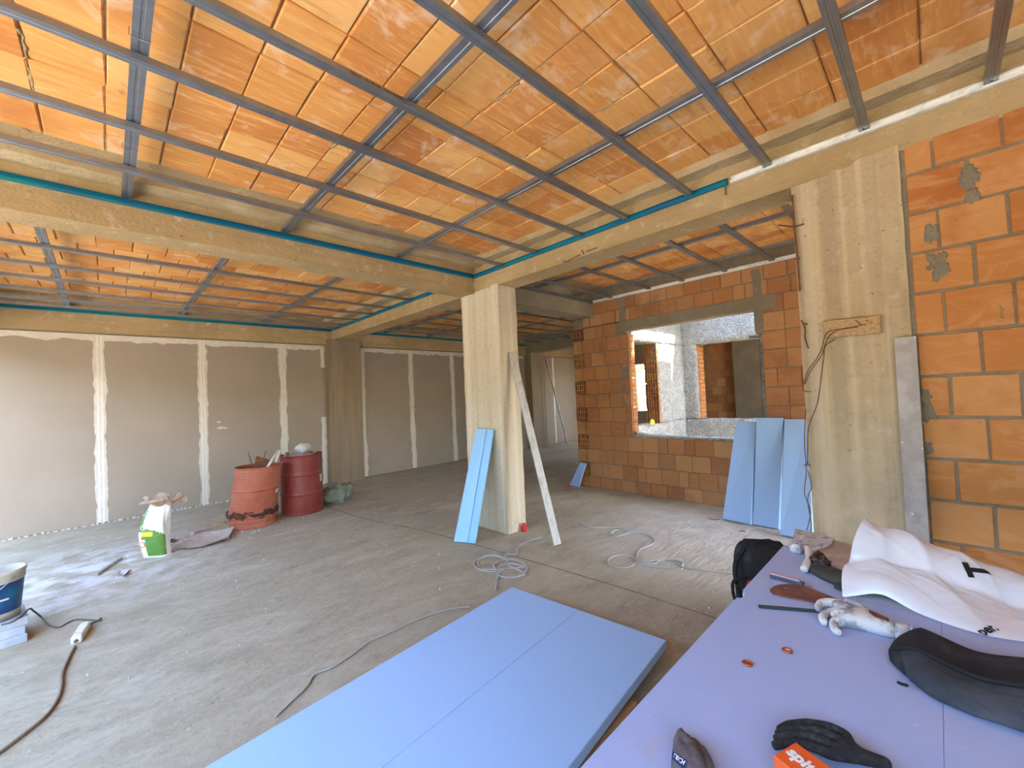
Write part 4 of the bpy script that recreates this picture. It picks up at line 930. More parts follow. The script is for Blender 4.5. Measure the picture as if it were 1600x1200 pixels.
# flattened cardboard and sticks on the floor
def sheet(name, px, z, mt, label, cat, curl=.02, th=.006):
    pts = [onZ(x, y) for x, y in px]; c = sum(pts, Vector())/len(pts); mb = MB(); n = len(pts)
    rings = 5; vs = []; fs = []
    for r in range(rings+1):
        k = r/rings
        for p in pts:
            q = c+(p-c)*k; q.z = z+curl*(k**2)*(.6+.8*nz(q, 5)); vs.append(Vector((q.x, q.y, max(q.z, .003))))
    for r in range(rings):
        for i in range(n): fs.append((r*n+i, r*n+(i+1) % n, (r+1)*n+(i+1) % n, (r+1)*n+i))
    mb.add(vs, fs); mb.add([v+Vector((0, 0, -th)) if v.z > th else v*1. for v in vs], [tuple(reversed(f)) for f in fs])
    return tag(mb.build(name, MT[mt]), label, cat)
sheet('cardboard_sheet', [(272, 861), (285, 850), (300, 840), (318, 835), (345, 834), (366, 830), (357, 845), (345, 849), (318, 856), (295, 860)], .006, 'cardboard', 'flattened curling cardboard on the floor in front of the tilted drum', 'cardboard', .05)
sheet('cardboard_scrap', [(255, 860), (268, 856), (275, 861), (262, 866)], .004, 'cardboard', 'small cardboard scrap at the foot of the paper sack', 'cardboard', .01)
def stick(px, r, mt, label, name='stick', cat='stick', z=None):
    pts = [onZ(x, y, r) for x, y in px]
    return tag(bar(name, pts[0], pts[1], r*2.6, r*2, (-(pts[1]-pts[0]).y, (pts[1]-pts[0]).x, 0), mt), label, cat)
stick([(300, 834), (323, 826)], .022, 'timber_grey', 'dark weathered wood stick beside the flattened cardboard')
stick([(333, 819), (352, 816)], .016, 'timber', 'short pale stick at the foot of the tilted drum')
stick([(97, 873), (118, 868)], .01, 'timber_grey', 'thin dark lath on the dusty floor by the left wall', 'lath', 'stick')
stick([(150, 898), (188, 872)], .012, 'timber_grey', 'grey plaster-dusted lath on the floor left of the sack', 'lath', 'stick')
sheet('plaster_scrap', [(184, 899), (188, 892), (203, 890), (199, 898), (192, 904)], .004, 'crumb', 'white broken plaster scrap on the floor before the sack', 'plaster scrap', .03)
sheet('plaster_scrap', [(264, 846), (272, 843), (275, 846), (267, 849)], .004, 'seam_dark', 'small dark chip on the floor right of the sack', 'chip', .02)
random.seed(17); mb = MB()
def crumb(p, s_):
    R = Euler((random.uniform(0, 6), random.uniform(0, 6), random.uniform(0, 6))).to_matrix().to_4x4()
    mb.add([(s_, 0, 0), (-s_*.6, s_*.8, 0), (-s_*.6, -s_*.8, 0), (0, 0, s_*.8)], [(0, 1, 2), (0, 1, 3), (1, 2, 3), (2, 0, 3)], random.choice((0, 0, 0, 1)), Matrix.Translation(p+Vector((0, 0, s_*.35))) @ R)
for k in range(260):
    crumb(Vector((random.uniform(-.8, 3.6), random.uniform(1.6, 8.4), 0)), random.choice((.004, .005, .007, .009, .012)))
for k in range(160):
    crumb(Vector((.9+random.gauss(0, .45), 6.5+random.gauss(0, .22), 0)), random.uniform(.005, .018))
for x, y in ((1107, 941), (1108, 951), (1039, 916), (1115, 927), (930, 876), (983, 982), (740, 926), (876, 866)): crumb(onZ(x, y), .014)
o = mb.build('plaster_crumbs', [MT['crumb'], MT['cardboard']]); tag(o, 'scattered plaster crumbs and grit on the concrete floor', 'crumbs', kind='stuff')

# paper sack of plaster
sc0 = Vector((.37, 6.22, 0))
t = thing('paper_sack', sc0, 'half-empty white and green paper sack standing open on the floor', 'sack')
ax = Vector((.715, -.699, 0)); ay = Vector((.699, .715, 0))      # across the view, away from the viewer
def sackpt(u, v):
    q = u*2*math.pi; c, s_ = math.cos(q), math.sin(q)
    hw = (.125+.02*math.sin(v*3.2))*(1-.10*v)+.012*math.sin(6*q+v*9)*v; hd = .075*(1-.45*v)+.02*math.sin(v*3.1)
    e = .55
    X = hw*math.copysign(abs(c)**e, c)+.05*v*v-.035*math.sin(v*math.pi)*1.2+.03; Y = hd*math.copysign(abs(s_)**e, s_)
    Z = .56*v + (.015*math.sin(5*q) if v > .98 else 0)
    return sc0+ax*X+ay*Y+Vector((0, 0, Z))
mb = MB(); NU, NV = 56, 34
vs = [sackpt(i/NU, j/NV) for i in range(NU) for j in range(NV+1)]; fs = []; mi = []
for i in range(NU):
    for jv in range(NV):
        u = (i+.5)/NU; v = (jv+.5)/NV
        g = 0
        if .5 < u < 1.0:
            w_ = (u-.5)/.5     # 0 at left, 1 at right on the front
            if .12 < w_ < .36 and .46 < v < .92: g = 1
            elif .30 < w_ < .97 and .03 < v < .60-.28*(w_-.3)**1.0 and not (w_ < .48 and v < .36): g = 1
            if .14 < w_ < .34 and v < .5: g = 0
            if .36 < w_ < .54 and .40 < v < .50: g = 2
        mb.add([], []); fs.append((i*(NV+1)+jv, ((i+1) % NU)*(NV+1)+jv, ((i+1) % NU)*(NV+1)+jv+1, i*(NV+1)+jv+1)); mi.append(g)
mb.v = vs; mb.f = fs; mb.m = mi
mb.build('sack_body', [MT['sack_white'], MT['sack_green'], MT['yellow_print']], t, smooth=True)
mb = MB()
def flap(u, v):
    p = sackpt(u % 1, 1.0); c = sc0+ax*.08+Vector((0, 0, .56)); d = (p-c); d.z = 0
    out = .16*v*(1+.7*math.sin(u*19)); return p+d.normalized()*out*.55+Vector((0, 0, .075*math.sin(v*2.4)*(1+.5*math.sin(u*25+1))-.02*v*math.sin(u*12.5)))
mb.grid(flap, 40, 5); mb.build('torn_flaps', MT['kraft'], t)
MB().grid(lambda u, v: mix(sackpt(u, .9), sc0+ax*.07+Vector((0, 0, .5)), v), 30, 2).build('plaster_powder', MT['kraft'], t)
for ch, mt_, u, v, sz in (('C', 'white_print', .70, .58, .085), ('O', 'orange_print', .695, .25, .10)):
    me = text_mesh(ch, sz, MT[mt_], .0008)
    p = sackpt(u, v); nrm = (sackpt(u+.01, v)-p).cross(sackpt(u, v+.01)-p).normalized()
    if nrm.dot(-p) < 0: nrm = -nrm
    up = (sackpt(u, v+.02)-p).normalized(); xx = up.cross(nrm)
    o = place('printed_letter', me, t); o.matrix_parent_inverse = Matrix(); o.matrix_basis = Matrix.Translation(-sc0) @ frame(p+nrm*.006, xx, y=up)

# bucket on a short stack of foam
bc = onZ(16, 956, .172); bc.z = .172
st = [onZ(0, 1016), onZ(43, 1002)]
d1 = (st[1]-st[0]).normalized(); d2 = Vector((-d1.y, d1.x, 0))
if d2.y < 0: d2 = -d2
cor = st[1].copy()
for k in range(3):
    jx = (.0, .008, -.006)[k]
    o = obox('foam_block', cor-d1*(.34+jx)+d2*.01*k+UP*(.0572*k), d1*.34, d2*.34, UP*.057, 'foam_grey', bev=.003)
    tag(o, ['grey blue foam block under the bucket, bottom of its stack', 'grey blue foam block under the bucket, middle of its stack', 'grey blue foam block under the bucket, directly below it'][k], 'foam block')
bc = cor-d1*.15+d2*.17; bc.z = .172
t = thing('plaster_bucket', bc, 'blue and cream plaster-caked bucket standing on grey foam blocks', 'bucket')
T = Matrix.Translation(bc)
MB().lathe([(0, .006), (.125, .006), (.128, 0), (.134, .06)], 40, 0, T).build('bucket_base', MT['bucket_white'], t, smooth=True)
MB().lathe([(.134, .055), (.152, .265)], 40, 0, T).build('printed_band', MT['bucket_blue'], t, smooth=True)
MB().lathe([(.150, .262), (.157, .268), (.158, .315), (.163, .32), (.163, .34), (.153, .342), (.149, .30), (.140, .24)], 40, 0, T).build('bucket_rim', MT['bucket_white'], t, smooth=True)
MB().lathe([(0, .262), (.08, .255), (.145, .25)], 30, 0, T).build('plaster_mix', MT['plaster_mix'], t, smooth=True)
hp = [T @ Vector((ax*(.163*math.cos(q))+(-ay)*(.163*math.sin(q))*1.02+UP*(.30-.135*math.sin(q)))) for q in np.linspace(0, math.pi, 16)]
MB().tube(hp, .003, 5).build('wire_handle', MT['steel'], t, smooth=True)
MB().grid(lambda u, v: T @ (Matrix.Rotation(math.atan2(-bc.y, -bc.x)+(u-.5)*.5+.25, 3, 'Z') @ Vector((.149+.0025, 0, .15+.012*v))), 6, 1).build('printed_stripe', MT['white_label'], t)
a = bc+Vector((.0, .03, .262)); b = onZ(-6, 842, .72); 
o = MB().tube([a-(Vector(b)-a)*.0, b], .014, 8).build('mixing_stick', MT['cable_brown'], None, smooth=True); tag(o, 'stirring stick standing in the plaster bucket', 'stick')

# power strip and cables
t = thing('power_strip', onZ(124, 995), 'white power strip lying on the floor right of the bucket', 'power strip')
a, b = onZ(119, 1006), onZ(134, 982); d = (b-a).normalized(); T = frame(a, d, z=UP)
sb = MB().cbox((0, -.028, 0), ((b-a).length, .028, .05), .006, 0, T).build('strip_body', MT['pale_plastic'], t)
for k in range(3): MB().lathe([(0, .0505), (.017, .0505), (.019, .0535), (.021, .0505)], 16, 0, T @ Matrix.Translation((.06+.075*k, 0, 0))).build('socket', MT['white_label'], sb)
MB().lathe([(.011, 0), (.009, .02), (.0, .021)], 10, 0, T @ Matrix.Translation((0, 0, .022)) @ Matrix.Rotation(-math.pi/2, 4, 'Y')).build('cable_gland', MT['cable_dark'], t)
def cable(px, r, mt, label, n=6, z0=None):
    pts = [onZ(x, y, r) for x, y in px]
    if z0 is not None: pts[0] = z0
    return tag(MB().tube(smooth_path(pts, n), r, 6).build('cable', MT[mt], None, smooth=True), label, 'cable')
cable([(117, 1010), (110, 1022), (97, 1052), (96, 1070), (90, 1092), (72, 1118), (40, 1145), (0, 1175), (-60, 1215)], .009, 'cable_brown', 'brown flex running from the power strip to the lower left')
cable([(134, 981), (141, 975), (152, 970), (158, 966)], .007, 'cable_dark', 'short dark plug lead at the far end of the power strip')
pts = [onZ(2, 976, .179), onZ(18, 972, .179), onZ(34, 962, .180), onZ(46, 951, .178), onZ(53, 955, .10)]+[onZ(x, y, .006) for x, y in ((64, 964), (75, 976), (92, 980), (108, 972), (122, 968), (158, 970))]
tag(MB().tube(smooth_path(pts, 6), .006, 6).build('cable', MT['cable_dark'], None, smooth=True), 'thin dark cable draped from the bucket blocks down to the floor', 'cable')
def ell(cx, cy, rx, ry, a0, a1, n=12): return [(cx+rx*math.cos(math.radians(q)), cy+ry*math.sin(math.radians(q))) for q in np.linspace(a0, a1, n)]
cable([(775, 922), (776, 905), (780, 895)]+ell(796, 888, 27, 14, 200, 500, 14)+ell(768, 881, 27, 12, 40, 370, 16)+ell(798, 892, 23, 11, 20, 330, 14)+ell(770, 880, 24, 13, 330, 130, 8)[::-1]+[(790, 866), (806, 866), (808, 858), (815, 850), (830, 844), (848, 839)], .007, 'cable_light', 'pale grey cable coiled beyond the corner of the low blue boards')
cable([(1178, 899), (1140, 895), (1100, 891), (1068, 886)]+ell(1045, 882, 22, 8, 0, -170, 8)+[(1000, 880)]+ell(972, 877, 22, 10, -20, -340, 12)+[(1010, 884), (1050, 888), (1066, 889), (1060, 880), (1035, 874), (1005, 878), (995, 871), (1000, 858), (1020, 850), (1022, 843), (1010, 835), (985, 832), (965, 838), (954, 834), (965, 828), (985, 831), (960, 824), (925, 824), (905, 818)], .007, 'cable_light', 'pale grey cable looped on the floor before the brick wall')
cable([(736, 948), (715, 950), (690, 955), (650, 969), (610, 988), (580, 1001), (548, 1024), (520, 1042), (492, 1054), (480, 1072), (462, 1090), (430, 1120)], .006, 'cable_light', 'long thin cable running along the left edge of the low blue boards')
lump('red_plug', (*onZ(819, 830)[:2], 0), .03, .03, .06, 'red_plastic', 2., 'small red plug at the foot of the middle column', 'plug', n=14)
bar('red_tool', onZ(882, 763, .01), onZ(893, 759, .01), .02, .018, (.7, .7, 0), 'red_plastic', 'small dark red tool on the floor by the foam offcut', 'tool')
for k, l in enumerate(([(1108, 810), (1116, 812), (1124, 811)], [(1155, 830), (1160, 829), (1164, 831)])):
    wires('wire_scrap', [[onZ(x, y, .004) for x, y in l]], .004, 'cable_dark', ['dark wire scrap on the floor left of the slanting blue board', 'dark wire scrap on the floor below the slanting blue board'][k], 'wire')

# backpack on the floor beyond the table
bp = Vector((2.98, .82, 0))
t = thing('backpack', bp, 'black backpack with red buckle on the floor behind the work table', 'backpack')
dU = Vector((.60, -.8, 0)).normalized(); dV = Vector((.8, .60, 0))
def packpt(u, v, w=.17, d=.13, h=.60):
    q = u*2*math.pi; z = v
    k = (1-abs(2*z-1)**4)**.28
    c, s_ = math.cos(q), math.sin(q)
    return bp+dU*(w*k*math.copysign(abs(c)**.6, c))+dV*(d*k*math.copysign(abs(s_)**.6, s_)+.04*z)+UP*(h*z+.006*math.sin(7*q))
MB().grid(lambda u, v: packpt(u, v), 40, 24).build('pack_body', MT['black_cloth'], t, smooth=True)
lump('front_pocket', bp-dV*.10-dU*.02+UP*.06, .12, .07, .26, 'black_cloth', 6., parent=t, amp=.1)
MB().tube(smooth_path([bp-dU*.13+UP*.57-dV*.02, bp-dU*.20+UP*.48-dV*.05, bp-dU*.21+UP*.36-dV*.09, bp-dU*.17+UP*.22-dV*.12], 6), .014, 6).build('shoulder_strap', MT['black_strap'], t, smooth=True)
MB().tube(smooth_path([bp-dU*.17+UP*.44-dV*.14, bp-dU*.245+UP*.42-dV*.15, bp-dU*.255+UP*.35-dV*.15, bp-dU*.235+UP*.26-dV*.15], 6), .010, 6).build('shoulder_strap', MT['black_strap'], t, smooth=True)
MB().tube(smooth_path([bp+dU*.0+UP*.42-dV*.14, bp-dU*.10+UP*.45-dV*.16, bp-dU*.14+UP*.40-dV*.17, bp-dU*.15+UP*.30-dV*.16], 6), .009, 6).build('shoulder_strap', MT['black_strap'], t, smooth=True)
o = lump('buckle', bp-dU*.165-dV*.165+UP*.36, .022, .018, .04, 'red_plastic', 1., parent=t, n=14); o['label'] = 'red buckle'

# ------------------------------------------------------------------ things on the table
def T8(x, y, h=0.): return onZ(x, y, ZT+h)
def slab(name, px, z0, z1, mt, parent=None):
    mb = MB(); mb.prism([tuple(T8(x, y)[:2]) for x, y in px], ZT+z0, ZT+z1); return mb.build(name, MT[mt], parent)
o = slab('plaster_board_float', [(1268, 872), (1300, 848), (1350, 861), (1352, 905), (1320, 898)], .0005, .016, 'float_wood'); tag(o, 'plaster-smeared wooden float board beneath the taping knife', 'float')
t = thing('taping_knife', T8(1268, 852), 'wide plaster-caked taping knife with white crusted handle', 'taping knife')
slab('blade', [(1240, 845), (1243, 834), (1258, 836), (1285, 843), (1303, 848), (1300, 858), (1288, 864), (1272, 866), (1256, 863), (1242, 852)], .020, .026, 'plaster_tool', t)
MB().tube(smooth_path([T8(1262, 856, .034), T8(1264, 866, .034), T8(1262, 878, .028), T8(1256, 890, .020)], 4), [.015]*5+[.012]*4+[.0145]*4, 8).build('handle', MT['plaster_white'], t, smooth=True)
lump('plaster_lump', (*T8(1245, 862)[:2], ZT), .036, .024, .026, 'plaster_tool', 5., 'lump of dried plaster at the far corner of the table', 'plaster lump', amp=.35, n=18)
# olive pouch with shiny film
t = thing('tool_pouch', T8(1305, 905), 'dark olive pouch with shiny black film between knife and white sack', 'pouch')
pc = (T8(1272, 893)+T8(1350, 925))/2; pd = (T8(1350, 925)-T8(1272, 893)).normalized()
lump('pouch_body', (pc.x, pc.y, ZT), .12, .05, .026, 'olive', 7., parent=t, amp=.10, rot=math.atan2(pd.y, pd.x))
q_ = T8(1281, 889); o = lump('film', (q_.x, q_.y, ZT), .04, .032, .035, 'shiny_black', 9., parent=t, amp=.5, n=22); o['label'] = 'shiny black crumpled film'
bar('green_strip', T8(1308, 914, .012), T8(1334, 927, .012), .03, .02, (1, 1, 0), 'dark_green', parent=t)
# utility knife
t = thing('utility_knife', T8(1232, 907), 'grey utility knife with pinkish grip near the table edge', 'knife')
a, b = T8(1204, 899, .010), T8(1256, 913, .010)
bar('grip', a, b, .022, .014, (1, .3, 0), 'knife_grey', t and None, None, t)
bar('grip_cover', a+UP*.010+(b-a)*.02, b+UP*.010-(b-a)*.1, .016, .008, (1, .3, 0), 'knife_pink', None, None, t)
bar('blade', b-UP*.002, T8(1268, 916, .006), .014, .003, (1, .3, 0), 'steel', None, None, t)
# machete like knife
t = thing('broad_knife', T8(1290, 940), 'rusty broad round-nosed knife with a long brown wooden handle', 'knife')
slab('blade', [(1203, 924), (1208, 919), (1218, 916), (1232, 915), (1250, 917), (1270, 923), (1290, 931), (1303, 938), (1300, 945), (1280, 944), (1250, 939), (1222, 934), (1207, 930)], .002, .007, 'rust_blade', t)
MB().tube(smooth_path([T8(1293, 935, .012), T8(1310, 941, .012), T8(1340, 951, .012), T8(1368, 963, .012), T8(1385, 971, .012)], 4), .0125, 8).build('handle', MT['handle_wood'], t, smooth=True)
o = bar('metal_strip', T8(1185, 947.5, .005), T8(1292, 956, .005), .012, .009, (1, .2, 0), 'dark_green'); tag(o, 'thin dark metal strip lying before the white work glove', 'strip')
for k, (x, y) in enumerate(((1168, 1038), (1230, 1018))):
    t = thing('copper_washer', T8(x, y), ['copper cup washer with a domed middle, nearer the table edge', 'open copper ring washer, the farther of the two'][k], 'washer')
    T = Matrix.Translation(T8(x, y))
    MB().lathe([(.008, .001), (.013, .0005), (.0145, .004), (.012, .006), (.009, .005), (.008, .001)], 20, 0, T).build('ring', MT['copper'], t, smooth=True)
    if k == 0: MB().lathe([(0, .006), (.006, .005), (.009, .002)], 14, 0, T).build('dome', MT['copper'], t, smooth=True)

def skin_hand(name, chains, mats, parent, sub=2):
    """chains of (point, radius) sharing first points -> one continuous skinned surface"""
    vs = []; es = []; rs = []; idx = {}
    def add(p, r):
        k = tuple(round(c, 5) for c in p)
        if k not in idx: idx[k] = len(vs); vs.append(p); rs.append(r)
        return idx[k]
    for ch in chains:
        ids = [add(Vector(p), r) for p, r in ch]
        for a_, b_ in zip(ids, ids[1:]):
            if (a_, b_) not in es and (b_, a_) not in es: es.append((a_, b_))
    me = bpy.data.meshes.new(name); me.from_pydata([tuple(v) for v in vs], es, [])
    me.materials.append(mats)
    o = place(name, me, parent)
    sk = o.modifiers.new('skin', 'SKIN'); sk.use_smooth_shade = True
    d = me.skin_vertices[0].data
    for i, r in enumerate(rs): d[i].radius = (r, r) if not isinstance(r, tuple) else r
    d[0].use_root = True
    ss = o.modifiers.new('sub', 'SUBSURF'); ss.levels = sub; ss.render_levels = sub
    return o
t = thing('work_glove', T8(1345, 968), 'white knitted work glove caked with grey plaster', 'glove')
h = .022
palm = T8(1340, 968, h); kn = T8(1312, 957, h); wr_ = T8(1376, 980, h); cf = T8(1408, 989, h)
chs = [[(palm, .030), (wr_, .026), (cf, .025)],
       [(palm, .030), (T8(1318, 948, h), .026), (T8(1296, 941, h+.004), .017), (T8(1281, 943, h), .014), (T8(1278, 954, .014), .012)],
       [(palm, .030), (T8(1312, 958, h), .026), (T8(1294, 957, .02), .015), (T8(1284, 965, .016), .013), (T8(1289, 975, .014), .012)],
       [(palm, .030), (T8(1318, 968, h), .022), (T8(1302, 973, .017), .014), (T8(1304, 985, .014), .013), (T8(1315, 991, .013), .011)],
       [(palm, .030), (T8(1350, 952, h+.008), .016), (T8(1335, 943, h+.016), .013), (T8(1318, 940, h+.014), .012)]]
skin_hand('glove_hand', chs[:1]+chs[1:], MT['glove_white'], t)
skin_hand('coated_palm', [[(palm+UP*.010, .022), (T8(1318, 948, h+.010), .022), (T8(1298, 942, h+.010), .014)], [(palm+UP*.010, .022), (T8(1312, 960, h+.010), .02), (T8(1296, 960, .028), .012)]], MT['glove_grey'], t)
cd = (cf-wr_).normalized(); T = frame(cf+cd*.0, cd, z=UP) @ Matrix.Rotation(math.pi/2, 4, 'Y')
cu_ = MB().lathe([(.024, -.012), (.027, 0), (.029, .026), (.026, .028), (.022, .01)], 22, 0, T).build('cuff', MT['glove_white'], t, smooth=True)
o = MB().lathe([(.0285, .022), (.030, .026), (.0285, .030), (.026, .028)], 22, 0, T).build('cuff_trim', MT['foam'], cu_, smooth=True); o['label'] = 'blue edging of the cuff'

# white plastic sack
from mathutils.bvhtree import BVHTree
t = thing('plastic_sack', (2.15, 0, ZT), 'folded white plastic sack with black lettering on the table', 'sack')
def sackprof(u, v):
    """u along -Y from the open end, v round from front foot over the top to the back foot"""
    Y = .262-.62*u
    front = 1.935+.03*math.sin(u*9)+.02*u; back = 2.372
    hgt = .225-.150*min(1, u*1.25)**.9
    mid = .04*math.exp(-((u-.10)/.08)**2)
    if v < .12:  X = front; z = hgt*.0
    t_ = v
    X = front+(back-front)*t_
    # two bulges with a diagonal valley between them, higher towards the wall
    val = .34+.42*u
    a_ = math.sin(min(1, t_/max(.05, val))*math.pi*.62) if t_ < val else 1.
    lowz = .42+.15*math.sin(u*6)
    z1_ = hgt*lowz*(math.sin(min(1., t_/val)*math.pi*.5)**.7)
    z2_ = hgt*(math.sin(max(0., min(1, (t_-val*.75)/(1-val*.75)))*math.pi)**.62)
    z = max(z1_*(1-max(0, t_-val)/(1-val)*1.0), z2_)
    z += .010*nz((u*7, t_*6, 1), 1)*math.sin(math.pi*t_) + .006*math.sin(u*26+t_*14)*math.sin(math.pi*t_)*(1-u)
    Y += .03*math.sin(t_*5+1)*(1-u) - (.05*(z/.2) if u < .02 else .0)*0
    # lifted mouth near the front foot
    z += .035*math.exp(-((u-.16)/.10)**2)*math.exp(-((t_-.05)/.12)**2)
    f_ = math.sin(math.pi*min(1, t_*1.05))
    for (du, dt, ph, am, fr) in ((1.0, .55, .10, .0075, 4.), (.8, -.5, .4, .005, 5.), (.25, 1., .2, .004, 6.)):
        q_ = (du*u+dt*t_)*fr+ph+.35*nz((u*5, t_*4, fr), 1); q_ = abs((q_ % 1)-.5)*2
        z += am*f_*max(0, 1-q_*3.2)*(.4+.9*max(0, nz((u*4, t_*3, fr+9), 1)+.3))
    return Vector((X, Y, ZT+.004+max(0, z)))
mb = MB(); mb.grid(sackprof, 110, 84)
# under side and mouth
n0 = len(mb.v)
mb.grid(lambda u, v: Vector((sackprof(u, v).x, sackprof(u, v).y, ZT+.002)), 30, 8)
mb.grid(lambda u, v: mix(sackprof(0, v), Vector((sackprof(0, v).x+.01, sackprof(0, v).y-.02, ZT+.002)), u), 4, 30)
sk_o = mb.build('sack_film', MT['white_plastic'], t, smooth=True)
bvh = BVHTree.FromPolygons([tuple(v) for v in mb.v], mb.f)
def letter(txt, size, px, upx, root, bold=.0, name='printed_letter', xpx=None):
    """stamp on the film: centre at px, letter top towards upx"""
    def hit(p):
        d = Vector(_ray(*p)); r = bvh.ray_cast(Vector(EYE), d.normalized()); return r
    a_ = hit(px); b_ = hit(upx)
    if a_[0] is None: return
    nn = a_[1] if a_[1].dot(Vector(EYE)-a_[0]) > 0 else -a_[1]
    up_ = (b_[0]-a_[0]) if b_[0] is not None else Vector((0, .3, 1)); up_ = (up_-nn*up_.dot(nn)).normalized()
    if xpx is not None:
        c_ = hit(xpx); xd = c_[0]-a_[0]; xd = (xd-nn*xd.dot(nn)).normalized(); up_ = nn.cross(xd)
    me = text_mesh(txt, size, MT['black_print'], .0006, bold)
    # follow the film: drop every vertex on to it
    bm_ = bmesh.new(); bm_.from_mesh(me); bmesh.ops.triangulate(bm_, faces=bm_.faces)
    for _k in range(4):
        lg = [e for e in bm_.edges if e.calc_length() > .007]
        if lg: bmesh.ops.subdivide_edges(bm_, edges=lg, cuts=1); bmesh.ops.triangulate(bm_, faces=bm_.faces)
    bm_.to_mesh(me); bm_.free()
    M_ = frame(a_[0], up_.cross(nn), y=up_)
    for v in me.vertices:
        w_ = M_ @ Vector((v.co.x, v.co.y, 0)); r = bvh.find_nearest(w_)
        v.co = Vector(r[0]) + nn*(.003+.5*v.co.z)
    o = place(name, me, root); return o
letter('T', .085, (1530, 892), (1508, 890), t, .004)
letter('per.', .036, (1543, 984), (1540, 974), t, .001, xpx=(1556, 980))

# black zip pouch
t = thing('zip_pouch', (1.6, -.1, ZT), 'dusty black soft zip pouch lying on the table edge to the right', 'pouch')
def pouch(u, v, infl=1.):
    Y = .135-.52*u
    q = v*2*math.pi; c, s_ = math.cos(q), math.sin(q)
    end = min(1, (u+.01)/.16)**.5*min(1, (1.01-u)/.12)**.5
    sag = 1-.30*math.exp(-((u-.36)/.14)**2)
    cx = 1.600-.045*math.sin(min(1, u*1.6)*math.pi*.8)+.02*u
    X = cx+.125*end*infl*math.copysign(abs(c)**.75, c)
    Z = ZT+.040*sag*end+.040*sag*end*infl*math.copysign(abs(s_)**.8, s_)+.006*nz((u*8, c*2, s_*2), 1)
    X += .035*(s_)*end
    return Vector((X, Y+.02*s_*end, max(Z, ZT+.002)))
MB().grid(lambda u, v: pouch(u, v), 48, 32).build('pouch_body', MT['black_cloth'], t, smooth=True)
MB().grid(lambda u, v: (lambda a_, b_: a_+(b_-a_).normalized()*.004)(pouch(.07+.90*u, .335+.27*v), pouch(.07+.90*u, .335+.27*v, 1.08)), 40, 14).build('front_panel', MT['dusty_panel'], t, smooth=True)
MB().tube([pouch(u, .325)+Vector((-.002, 0, .003)) for u in np.linspace(.04, .97, 40)], .0065, 6).build('zip', MT['black_strap'], t, smooth=True)
MB().tube(smooth_path([T8(1418, 1071, .012), T8(1410, 1069, .008), T8(1403, 1066, .005)], 4), .0035, 6).build('zip_pull', MT['black_strap'], t, smooth=True)

# dark knitted glove, orange card box and grey cloth at the near edge
t = thing('knit_glove', T8(1285, 1165), 'dark knitted glove lying folded behind the orange box', 'glove')
kc = T8(1318, 1178, .020)
ch = [[(kc, .022), (T8(1345, 1182, .016), .016), (T8(1375, 1190, .012), .013), (T8(1395, 1196, .011), .012)]]
for k, (dx, dy, dz) in enumerate(((0, 0, .0), (-9, 9, .006), (-18, 18, .004), (-26, 30, 0))):
    ch.append([(kc, .022), (T8(1326+dx, 1150+dy, .026+dz), .0115), (T8(1296+dx, 1136+dy, .028+dz), .0105), (T8(1262+dx, 1130+dy, .024+dz), .0098), (T8(1232+dx*.5, 1133+dy, .016+dz), .0095), (T8(1214+dx*.3, 1142+dy*.8, .012), .0085)])
skin_hand('glove_hand', ch, MT['knit'], t)
ZB = .058
pA, pB, pC = T8(1198, 1172, ZB), T8(1243, 1159, ZB), T8(1300, 1200, ZB)
bx = (pB-pA); by = (pC-pB).normalized(); bx = (bx-by*bx.dot(by)); 
t = thing('card_box', (*(pA)[:2], ZT), 'small bright orange card box with white lettering beside the dark glove', 'box')
obox('carton', (pB.x, pB.y, ZT+.001), by*.15, -bx, UP*(ZB-.001), 'orange_card', t, bev=.0015)
me = text_mesh('spit', .034, MT['white_print'], .0005, .0012)
ct = T8(1252, 1188, ZB); ct.z = ZT+ZB+.0009
o = place('printed_word', me, t); o.matrix_parent_inverse = Matrix(); o.matrix_basis = Matrix.Translation(-Vector(t['base'])) @ frame(ct, by, y=bx) @ Matrix(((1, .2, 0, 0), (0, 1, 0, 0), (0, 0, 1, 0), (0, 0, 0, 1)))
t = thing('cloth_glove', T8(1080, 1185), 'folded grey fabric glove with navy label at the table edge', 'glove')
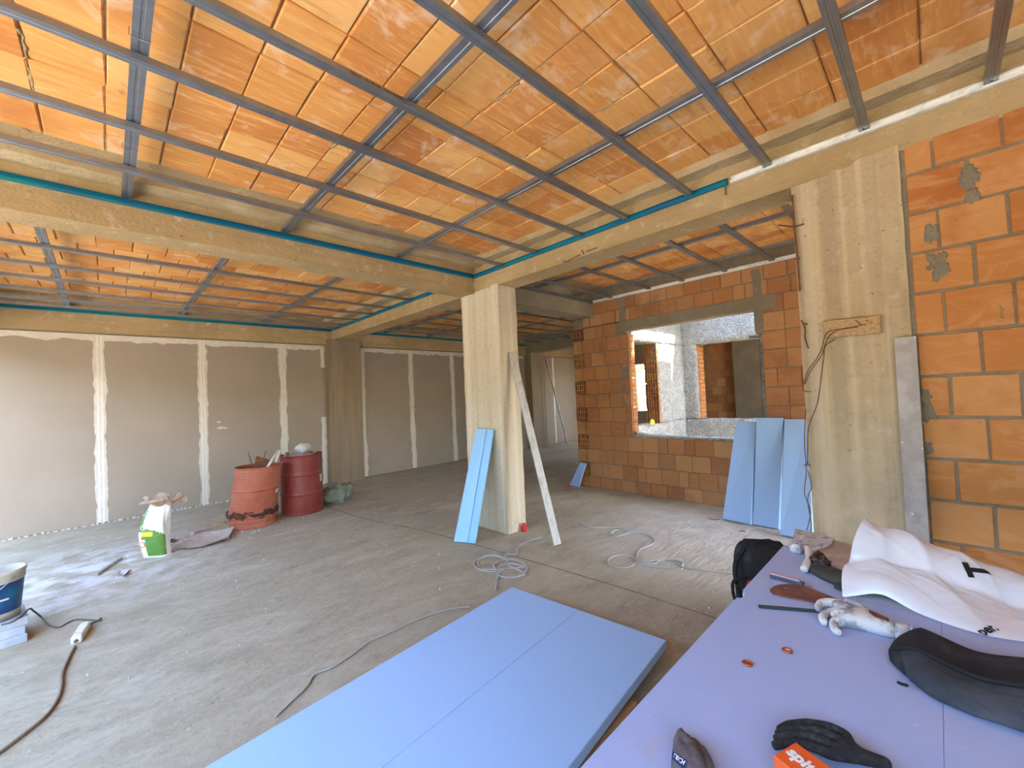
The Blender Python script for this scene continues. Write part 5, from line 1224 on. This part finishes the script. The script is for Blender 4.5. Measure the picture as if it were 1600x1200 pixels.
def pad(name, px, h, mt, parent, z0=0., rings=8, wob=.0):
    """soft flat pad with rounded rim from an outline on the table"""
    base = [T8(x, y) for x, y in px]; base = smooth_path(base+[base[0]], 4)[:-1]; n = len(base)
    c = sum(base, Vector())/n; mb = MB(); vs = []; fs = []
    for r in range(rings+1):
        k = r/rings; hh = h*math.sqrt(max(0, 1-k**3))
        for i_, p in enumerate(base):
            q = c+(p-c)*k; vs.append(Vector((q.x, q.y, ZT+z0+hh+wob*nz(q, 60)*(1-k**4))))
    for r in range(rings):
        for i_ in range(n): fs.append((r*n+i_, r*n+(i_+1) % n, (r+1)*n+(i_+1) % n, (r+1)*n+i_))
    vs += [Vector((p.x, p.y, ZT+z0)) for p in base]; L0 = (rings+1)*n
    for i_ in range(n): fs.append((rings*n+i_, rings*n+(i_+1) % n, L0+(i_+1) % n, L0+i_))
    mb.add(vs, fs); return mb.build(name, MT[mt], parent, smooth=True)
fr = pad('glove_front', [(1049, 1222), (1049, 1190), (1052, 1168), (1060, 1153), (1072, 1162), (1090, 1180), (1103, 1202), (1112, 1240), (1080, 1250)], .045, 'grey_cloth', t, .002, wob=.006)
pad('glove_back', [(1074, 1166), (1080, 1159), (1094, 1170), (1106, 1184), (1117, 1204), (1126, 1245), (1100, 1240), (1090, 1190)], .026, 'grey_cloth', t, .001, wob=.005)
bv = BVHTree.FromPolygons([v.co[:] for v in fr.data.vertices], [tuple(p.vertices) for p in fr.data.polygons])
def on_front(x, y, off=.002):
    r = bv.ray_cast(Vector(EYE), Vector(_ray(x, y)).normalized())
    return (r[0]+(r[1] if r[1].dot(Vector(EYE)-r[0]) > 0 else -r[1])*off) if r[0] is not None else T8(x, y, .03)
ca, cb, cc_, cd_ = (1052, 1174), (1074, 1190), (1070, 1203), (1051, 1186)
quad = lambda u, v, off=.002: on_front(*[(ca[k]*(1-u)+cb[k]*u)*(1-v)+(cd_[k]*(1-u)+cc_[k]*u)*v for k in (0, 1)], off)
lb = MB(); lb.grid(lambda u, v: quad(u, v), 8, 5); o = lb.build('sewn_label', MT['navy'], fr, smooth=True); o['label'] = 'navy label with white lettering'
p = quad(.5, .5, .003); xd = quad(.8, .5)-quad(.2, .5); yd = quad(.5, .2)-quad(.5, .8)
me = text_mesh('TECH', .011, MT['white_print'], .0003, .0002)
M_ = frame(p, xd, y=yd)
for v in me.vertices:
    w_ = M_ @ v.co; r = bv.find_nearest(w_); nn = r[1] if r[1].dot(Vector(EYE)-r[0]) > 0 else -r[1]; v.co = Vector(r[0])+nn*(.0032+v.co.z)
o = place('printed_word', me, o)
